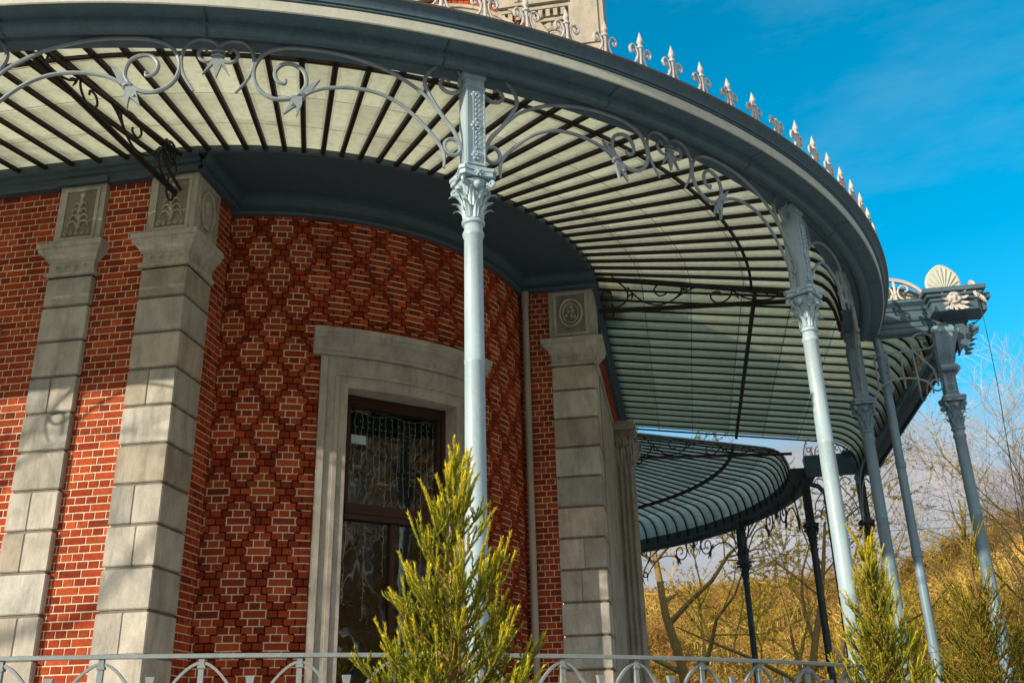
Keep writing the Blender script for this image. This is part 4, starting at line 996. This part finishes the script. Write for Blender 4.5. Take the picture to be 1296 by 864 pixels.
# acroteria: rayed shells
def shell(mb, f, w_, h):
    n = 22; edge = []
    for i in range(n+1):
        a = -0.45+(pi+0.9)*i/n; edge.append((w_*cos(a)*(1-0.10*max(0, sin(a))**3), h*0.40+h*0.56*sin(a)*(1.0+0.09*max(0, sin(a))**8)))
    edge = [(x, max(0, z)) for x, z in edge]
    k = 5
    for d0, d1 in ((-0.02, 0.02),):
        mb.prism(edge, f, d0, d1)
    mb.tube([f(x, z, 0) for x, z in edge], 0.022, 6)
    for i in range(1, n, 2):
        x, z = edge[i]
        for d in (-0.026, 0.026): mb.tube([f(x*0.08, h*0.12, d*0.7), f(x*0.55, h*0.12+(z-h*.12)*0.55, d), f(x*0.93, h*0.12+(z-h*0.12)*0.93, d*0.9)], [0.006, 0.012, 0.014], 5)
mb = MB(); shell(mb, lambda x, z, d: (3.70+x, 12.42+d, 5.30+z), 0.20, 0.42); ac = mb.build('acroterion', M['ledge'], porch, smooth=50)
mb = MB(); shell(mb, lambda x, z, d: (4.10+d, 12.62+x, 5.245+z), 0.17, 0.30); mb.build('acroterion', M['ledge'], porch, smooth=50)
# curved crest rail with scrolls between rim and corner block
mb = MB(); YC = 12.45
arcp = smoothpts([(2.62, 5.62), (2.85, 5.62), (3.05, 5.60), (3.22, 5.55), (3.36, 5.46), (3.44, 5.36), (3.46, 5.28)], 4)
mb.strip([(x, YC, z) for x, z in arcp], (0, 1, 0), 0.05, 0.03); mb.tube([(x, YC-.02, z+0.015) for x, z in arcp], 0.014, 6)
for sg in (-1, 1):
    mb.tube([(3.10+sg*p[0], YC, 5.27+p[1]) for p in smoothpts([(0.17, 0.0), (0.10, 0.03), (0.04, 0.10), (0.04, 0.18), (0.09, 0.235), (0.155, 0.22), (0.16, 0.165), (0.12, 0.15)], 4)], 0.014, 6)
mb.tube([(3.10, YC, 5.26), (3.10, YC, 5.60)], 0.018, 8); mb.blob((3.10, YC, 5.40), (0.03, 0.03, 0.02))
mb.build('crest_rail', M['crest'], porch, smooth=45)
mb = MB(); mb.box(2.62, 3.40, 12.56, 12.60, 5.27, 5.46); mb.build('backing_panel', M['ledge'], porch)
# scalloped valance under the front beam
mb = MB(); f_ = lambda y, z, d: (3.902+d, y, z)
pts = [(12.42, 4.85)]+[]
for k in range(92):
    y0 = 12.42+0.082*k
    mb.prism([(y0, 4.86), (y0+0.078, 4.86), (y0+0.078, 4.80), (y0+0.058, 4.765), (y0+0.039, 4.752), (y0+0.02, 4.765), (y0, 4.80)], f_, -0.006, 0.006)
mb.build('valance', M['rim'], porch)
mb = MB()   # corner leaf bracket under the beam end
for k in range(7):
    mb.leaf((3.80, 12.44, 4.80-0.05*k), (1, 0, 0.45-0.12*k), (0, -1, 0), 0.27-0.030*k, 0.035, 0.3); 
mb.prism([(3.74, 4.843), (4.04, 4.843), (4.02, 4.78), (3.96, 4.76), (3.93, 4.70), (3.87, 4.67), (3.84, 4.60), (3.78, 4.56), (3.74, 4.48)], lambda x, z, d: (x, d, z), 12.43, 12.52)
mb.build('corner_bracket', M['rim'], porch, smooth=40)
# inner beam faces under the glass edge along the front
mb = MB(); sweep(mb, lineB(12.6, 19.85), [(8.92, 4.845), (8.92, 4.80), (8.98, 4.78), (9.06, 4.78), (9.10, 4.80), (9.10, 4.843)], closed=True)
mb.build('front_moulding', M['dark'], porch)
# scroll work of the near porch bay
mb = MB(); yb = 12.48
for P, rr in (([(3.419,4.10),(3.40,4.30),(3.356,4.382),(3.211,4.576),(3.182,4.721),(3.251,4.807),(3.363,4.827),(3.459,4.757),(3.459,4.655),(3.362,4.613),(3.317,4.668),(3.326,4.718),(3.37,4.714)], 0.014),
              ([(3.343,4.007),(3.339,4.085),(3.283,4.169),(3.167,4.215),(3.009,4.233),(2.863,4.215),(2.70,4.12),(2.62,3.95)], 0.013)):
    mb.tube([(p[0], yb, p[1]) for p in smoothpts(P, 4)], rr, 6)
mb.tube([(3.398+0.07*cos(a), yb, 4.11+0.075*sin(a)) for a in [2*pi*i/16 for i in range(17)]], 0.013, 6, caps=False)
for p, q in (((2.60, 4.575), (3.42, 4.61)), ((3.027, 4.60), (3.021, 4.093)), ((3.179, 4.599), (3.19, 4.039)), ((2.862, 4.58), (2.857, 4.067)), ((2.70, 4.58), (2.70, 4.12))):
    mb.tube([(p[0], yb, p[1]), (q[0], yb, q[1])], 0.010, 6)
mb.build('porch_scroll', M['scroll'], porch, smooth=45)
# brackets along the porch front (between its corner columns)
def front_bracket(y0, sg):
    b = MB()
    for P in (S_A, S_B[:14], S_C):
        pts = smoothpts(P, 3); b.tube([(3.58, y0+sg*p[0]*0.95, p[1]) for p in pts], 0.013, 5)
    b.tube([(3.58, y0+sg*(0.16+0.062*cos(a)), 4.15+0.07*sin(a)) for a in [2*pi*i/14 for i in range(15)]], 0.012, 5, caps=False)
    b.build('spandrel_bracket', M['scroll'], porch, smooth=45)
front_bracket(12.5, 1); front_bracket(20.0, -1)
for k, (x0, sg) in enumerate(((2.62, 1), (3.62, -1))):   # far return bay
    mb = MB()
    for P in ([(0.10, 4.2), (0.14, 4.35), (0.30, 4.58), (0.36, 4.70), (0.30, 4.80), (0.20, 4.80), (0.15, 4.72), (0.21, 4.66)], [(0.18, 4.02), (0.24, 4.2), (0.36, 4.30), (0.5, 4.33)]):
        mb.tube([(x0+sg*p[0], 20.0, p[1]) for p in smoothpts(P, 4)], 0.012, 5)
    mb.tube([(x0+sg*(0.15+0.06*cos(a)), 20.0, 4.12+0.065*sin(a)) for a in [2*pi*i/14 for i in range(15)]], 0.011, 5, caps=False)
    # cresting scrolls on top of the far beam
    mb.build('porch_scroll', M['scroll'], porch, smooth=45); mb = MB(); c_ = x0+sg*0.22
    mb.tube([(c_+0.2*cos(a), 19.98, 5.26+0.40*sin(a)) for a in [pi*i/14 for i in range(15)]], 0.012, 5)
    for q in (-1, 1): mb.tube([(c_+q*p[0], 19.98, 5.26+p[1]) for p in smoothpts([(0.02, 0), (0.03, 0.1), (0.07, 0.2), (0.12, 0.19), (0.11, 0.12), (0.07, 0.12)], 4)], 0.012, 5)
    mb.build('crest_scroll', M['scroll'], porch, smooth=45)

# ---- far canopy
far = thing('glass_canopy', 'far rounded glass canopy beyond the porch seen from below', 'canopy', (0, 0, 0))
pathF = lineB(20.03, C2.y-0.01)+arc(C2, 0, 90, 1.6)+lineD(C2.x-0.01, -9)
rim(pathF, far, mt='dark')  # rim shade put into the colour by the dark paint
pa1, to1 = bays([20.05, C2.y-0.01], lambda v: (Vector((C2.x, v)), Vector((1, 0))), 0.07)
pa2, to2 = bays([0]+[2.7*k-2.4 for k in range(1, 33)]+[90], fa(C2), 0.55)
glass_sheet(pa1+pa2, GLASS, 'glass_roof', far, 'glass_far', to1+[1]+to2)
b2 = bar_mesh(GLASS, 0.034, 0.03).build('glazing_bar', M['bar'], far)
for k in range(33):
    a = 2.7*k-2.4
    fn = (C2, Vector((cos(rad(a)), sin(rad(a))))) if a >= 0 else (Vector((C2.x, 20.05)), Vector((1, 0)))
    if k == 0: b2.location = (fn[0].x, fn[0].y, 0)
    else: put_bar(b2, far, fn)
mb = MB(); sweep(mb, pathF, [(6.50, 5.60), (6.50, 5.665), (6.545, 5.655), (6.545, 5.59)], closed=True); mb.build('purlin', M['bar'], far)
truss(lambda x, z, d: (x, 20.0+d, z), far, M['bar'], zN)
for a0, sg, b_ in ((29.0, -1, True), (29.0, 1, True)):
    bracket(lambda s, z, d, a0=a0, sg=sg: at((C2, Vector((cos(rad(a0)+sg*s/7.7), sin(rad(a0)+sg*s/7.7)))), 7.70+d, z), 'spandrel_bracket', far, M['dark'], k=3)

# ------------------------------------------------------------------ iron columns
def column_parts(root, mat, mpier):
    mb = MB()
    mb.lathe([(0.13, 0.0), (0.13, 0.16), (0.105, 0.19), (0.10, 0.24), (0.082, 0.30), (0.076, 0.34), (0.0735, 1.6), (0.078, 1.61), (0.078, 1.63), (0.0735, 1.64), (0.070, 2.93), (0.0725, 2.935), (0.0725, 2.955), (0.070, 2.96),
              (0.0675, 3.90), (0.075, 3.91), (0.080, 3.93), (0.075, 3.95), (0.0675, 3.96), (0.0675, 4.02)], n=28)
    mb.box(-0.16, 0.16, -0.16, 0.16, -0.02, 0.02)
    sh = mb.build('shaft', mat, root, smooth=40)
    mb = MB()
    mb.lathe([(0.066, 4.0), (0.085, 4.015), (0.085, 4.035), (0.068, 4.05), (0.070, 4.15), (0.082, 4.26), (0.105, 4.335), (0.115, 4.35)], n=20)
    for k in range(8):
        a = 2*pi*k/8; o = Vector((cos(a), sin(a), 0))
        mb.leaf(o*0.07+Vector((0, 0, 4.05)), (0, 0, 1), o, 0.17, 0.032, 1.0, 6)
        a += pi/8; o = Vector((cos(a), sin(a), 0)); mb.leaf(o*0.074+Vector((0, 0, 4.14)), (0, 0, 1), o, 0.19, 0.034, 1.1, 6)
    for k in range(4):
        a = pi/4+pi/2*k; o = Vector((cos(a), sin(a), 0))
        mb.tube([o*(0.105+0.045+0.045*cos(b)*(1-b/11))+Vector((0, 0, 4.325+0.045*sin(b)*(1-b/11))) for b in [j*0.5+2.6 for j in range(16)]], 0.015, 6)
        mb.leaf(o*0.10+Vector((0, 0, 4.24)), (0, 0, 1), o, 0.12, 0.025, 1.0, 5)
        o = Vector((cos(pi/2*k), sin(pi/2*k), 0)); mb.blob(o*0.118+Vector((0, 0, 4.39)), (0.028, 0.028, 0.028), 8, 5); mb.blob(o*0.108+Vector((0, 0, 4.30)), (0.034, 0.034, 0.034), 8, 5)
        for q in range(6):
            t_ = Vector((-o.y, o.x, 0)); mb.blob(o*0.13+t_*0.026*cos(q*pi/3)+Vector((0, 0, 4.39+0.026*sin(q*pi/3))), (0.011, 0.011, 0.011), 5, 4)
    # hollow-sided abacus
    pl = []
    for k in range(4):
        a = pi/4+pi/2*k
        for da, r in ((-0.13, 0.175), (0.13, 0.175), (pi/4, 0.118)): pl.append((r*cos(a+da), r*sin(a+da)))
    mb.prism(pl, lambda x, y, d: (x, y, d), 4.365, 4.40); mb.prism([(x*1.06, y*1.06) for x, y in pl], lambda x, y, d: (x, y, d), 4.403, 4.43)
    mb.build('capital', mat, root, smooth=45)
    # pier with ornament on its outer and inner faces
    mb = MB(); w_ = 0.075
    mb.box(-w_, w_, -w_, w_, 4.432, 5.352); mb.box(-w_-.012, w_+.012, -w_-.012, w_+.012, 4.434, 4.47); mb.box(-w_-.01, w_+.01, -w_-.01, w_+.01, 5.17, 5.185); mb.box(-w_-.014, w_+.014, -w_-.014, w_+.014, 5.27, 5.345)
    for sg in (-1, 1):
        for (x0, x1, z0, z1) in ((-w_, -w_+.016, 4.48, 5.165), (w_-.016, w_, 4.48, 5.165)): mb.box(x0, x1, *sorted((sg*w_, sg*(w_+.012))), z0, z1)
        for (x0, x1, z0, z1) in ((-w_+.0165, w_-.0165, 4.48, 4.495), (-w_+.0165, w_-.0165, 5.15, 5.165)): mb.box(x0, x1, *sorted((sg*w_, sg*(w_+.010))), z0, z1)
    pr = mb.build('pier', mat, root, bevel=0.004)
    mb = MB()
    for sg in (-1, 1):
        y = sg*(w_+0.008)
        for z, r in ((4.56, .030), (4.82, .034), (5.10, .028)):
            for q in range(6): mb.blob((r*0.85*cos(q*pi/3), y, z+r*0.95*sin(q*pi/3)), (0.016, 0.014, 0.016), 6, 4)
            mb.blob((0, y+sg*.006, z), (0.014, 0.016, 0.014), 6, 4)
        for z in [4.63, 4.675, 4.72, 4.765, 4.88, 4.925, 4.97, 5.015, 5.055]:
            for s2 in (-1, 1): mb.leaf((s2*0.004, y, z), (s2*0.6, 0, 0.9), (0, sg, 0), 0.048, 0.014, 0.7, 4)
            mb.blob((0, y, z), (0.009, 0.012, 0.016), 5, 4)
    mb.build('ornament', mpier, pr, smooth=50)
proto = thing('iron_column', 'pale blue cast iron column between the window and the first spruce, nearest and brightest', 'column', (*at((C1, Vector((cos(rad(-58.9)), sin(rad(-58.9))))), 7.70, FLOOR),), rad(-58.9+90), 'cast iron columns of the veranda')
column_parts(proto, M['iron'], M['iron'])
def copy_tree(o, parent=None):
    c = o.copy(); col.objects.link(c); c.parent = parent
    for ch in list(o.children): copy_tree(ch, c)
    return c
cols = [((C1, -87.1), 'cast iron column at the left outside edge of the view'),
        ((C1, -30.7), 'second cast iron column of the near curve, rust streaked low on its shaft'),
        ((C1, -2.9), 'shaded cast iron column where the near curve meets the porch'),
        (((3.55, 12.50), -90), 'cast iron column with scrolled console at the right-hand near corner of the porch'),
        (((3.66, 20.05), 90), 'dark cast iron column at the far outer corner of the porch'),
        (((2.60, 20.05), 90), 'dark cast iron column where the porch meets the far canopy'),
        ((C2, 29.0), 'thin looking dark column of the far rounded canopy, standing alone before golden trees')]
darkmesh = {}
for (c_, a), lab in cols:
    p = copy_tree(proto); p['label'] = lab
    if isinstance(c_, Vector): x, y, z = at((c_, Vector((cos(rad(a)), sin(rad(a))))), 7.70, FLOOR)
    else: x, y, z = c_[0], c_[1], FLOOR
    p.location = (x, y, z); p.rotation_euler.z = rad(a+90)
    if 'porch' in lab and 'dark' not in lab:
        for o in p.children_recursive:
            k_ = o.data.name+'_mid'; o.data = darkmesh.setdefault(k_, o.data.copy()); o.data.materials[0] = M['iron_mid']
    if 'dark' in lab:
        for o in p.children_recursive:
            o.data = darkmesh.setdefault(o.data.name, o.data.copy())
            o.data.materials[0] = M['rim'] if 'outer corner' in lab else M['dark']  # far columns: the building's shade put into a darker paint
    if '(3.55' in str(c_) or c_ == (3.55, 12.50): corner = p
# console under the entablature at the near porch corner (in column coordinates)
mb = MB()
rows = []
for i in range(13):
    t_ = i/12; z = 5.33-0.55*t_; d = 0.075+0.16*(1-t_)**1.6+0.05*sin(pi*min(1, t_*1.25))*0.6+0.06*(t_ > 0.85)*sin((t_-.85)/.15*pi)
    rows.append([(-0.115+0.03*t_, -0.07, z), (-0.115+0.03*t_, -d, z), (-0.06, -d-0.012, z), (-0.03, -d+0.005, z), (0, -d-0.014, z), (0.03, -d+0.005, z), (0.06, -d-0.012, z), (0.115-0.03*t_, -d, z), (0.115-0.03*t_, -0.07, z)])
mb.grid(rows); mb.tube([(-0.10, -0.13, 4.80), (0.10, -0.13, 4.80)], 0.042, 12); mb.tube([(-0.125, -0.20, 5.28), (0.125, -0.20, 5.28)], 0.05, 12)
for k in range(5): mb.leaf((-0.06+0.03*k, -0.15, 4.84), ((k-2)*0.15, 0, 1), (0, -1, 0), 0.12, 0.025, 0.8)
mb.build('console', M['iron_mid'], corner, smooth=45)
mb = MB(); rows = [[(0.07, y, 5.33-0.55*i/8), (0.075+0.16*(1-i/8)**1.5, y, 5.33-0.55*i/8)] for i in range(9) for y in (0,)]
mb.grid([[(0.07, -0.08, 5.33-0.55*i/8), (0.08+0.16*(1-i/8)**1.5, -0.08, 5.33-0.55*i/8), (0.08+0.16*(1-i/8)**1.5, 0.08, 5.33-0.55*i/8), (0.07, 0.08, 5.33-0.55*i/8)] for i in range(9)])
mb.tube([(0.11, -0.09, 4.80), (0.11, 0.09, 4.80)], 0.045, 12); mb.build('console', M['iron_mid'], corner, smooth=45)

# rain pipes of the gutters
def rain_pipe(x, y, label, elbow=False):
    mb = MB()
    if elbow: mb.tube([(x-0.35, y, 4.80), (x-0.12, y, 4.72), (x, y, 4.55), (x, y, FLOOR)], 0.052, 12)
    else: mb.tube([(x-0.02, y, 4.86), (x, y, 4.60), (x+0.01, y, FLOOR)], 0.055, 14)
    for z in (4.35, 2.0, 3.1, 0.9): mb.tube([(x+0.005, y, z), (x+0.005, y, z+0.07)], 0.064, 14)
    o = mb.build('rain_pipe', M['rim' if elbow else 'iron_mid'], None, smooth=40); tag(o, label, 'pipe'); return o
rain_pipe(2.81, 12.58, 'plain blue-grey rain pipe beside the shaded column at the near side of the porch')
rain_pipe(3.00, 20.25, 'dark elbowed rain pipe at the far side of the porch', True)

# ------------------------------------------------------------------ railing
rl = thing('iron_railing', 'grey painted iron railing with pointed arches round the edge of the terrace', 'railing', (0, 0, 0))
ZR = 0.5; RR = 8.1
def rp(a, z, d=0): return at((C1, Vector((cos(rad(a)), sin(rad(a))))), RR+d, z)
mb = MB(); pa = arc(C1, -100, -30, 1.0)
sweep(mb, pa, [(RR-0.026, ZR-0.022), (RR+0.026, ZR-0.022), (RR+0.026, ZR-0.004), (RR+0.016, ZR), (RR-0.016, ZR), (RR-0.026, ZR-0.004)], closed=True)
mb.build('top_rail', M['rail'], rl, smooth=30)
mb = MB(); sweep(mb, pa, [(RR-0.018, -0.36), (RR+0.018, -0.36), (RR+0.018, -0.34), (RR-0.018, -0.34)], closed=True); mb.build('bottom_rail', M['rail'], rl)
STEP = 3.60; post = spike = arch = None
def loc(mb): return mb
for k in range(-8, 12):
    a = -74.15+STEP*k
    if a > -31 or a < -99: continue
    x, y, _ = rp(a, 0); rz = rad(a+90)
    if post is None:
        mb = MB(); mb.box(-0.014, 0.014, -0.014, 0.014, FLOOR, ZR-0.023); mb.box(-0.02, 0.02, -0.02, 0.02, ZR-0.075, ZR-0.06)
        post = mb.build('post', M['rail'], rl, loc=(x, y, 0), rotz=rz)
        mb = MB(); mb.box(-0.011, 0.011, -0.011, 0.011, -0.339, 0.27)
        mb.grid([[(-0.012, -0.013, 0.27), (0.012, -0.013, 0.27), (0.012, 0.013, 0.27), (-0.012, 0.013, 0.27)], [(-0.017, -0.014, 0.345), (0.017, -0.014, 0.345), (0.017, 0.014, 0.345), (-0.017, 0.014, 0.345)], [(-0.024, -0.016, 0.385), (0.024, -0.016, 0.385), (0.024, 0.016, 0.385), (-0.024, 0.016, 0.385)]], True)
        mb.add([(-0.024, -0.016, 0.385), (0.024, -0.016, 0.385), (0.024, 0.016, 0.385), (-0.024, 0.016, 0.385)], [(0, 1, 2, 3)])
        x2, y2, _ = rp(a+STEP/2, 0); spike = mb.build('spike', M['rail'], rl, loc=(x2, y2, 0), rotz=rad(a+STEP/2+90))
        mb = MB(); W2 = RR*rad(STEP)/2-0.004
        for sg in (-1, 1):
            pts = [(sg*W2*(1-(1-t_)**1.0)*1.0, 0, ZR-0.045-(0.30)*(t_**1.75)) for t_ in [i/10 for i in range(11)]]
            mb.strip(pts, (0, 1, 0), 0.022, 0.014)
            mb.strip([(sg*W2*0.985, 0, ZR-0.345), (sg*W2*0.99, 0, -0.34)], (0, 1, 0), 0.010, 0.010)
        arch = mb.build('arch_bar', M['rail'], rl, loc=(x, y, 0), rotz=rz)
    else:
        inst(post, rl, (x, y, 0), rz); inst(arch, rl, (x, y, 0), rz); x2, y2, _ = rp(a+STEP/2, 0); inst(spike, rl, (x2, y2, 0), rad(a+STEP/2+90))

# ------------------------------------------------------------------ cables
mb = MB(); mb.tube([(3.99, 12.1, 5.20), (4.0, 12.1, 4.7), (3.99, 12.1, 4.0), (3.95, 12.1, 3.2), (3.89, 12.1, 2.2), (3.80, 12.1, FLOOR)], 0.0045, 5)
tag(mb.build('hanging_cable', M['cable'], None), 'thin dark cable hanging down from the porch corner against the sky', 'cable')
mb = MB(); mb.tube([(-12+4*i, 60, 11.1+0.02*(i-7)**2*0.6) for i in range(16)], 0.016, 4)
tag(mb.build('overhead_wire', M['cable'], None), 'thin overhead wire crossing the pale sky low behind the columns', 'wire')
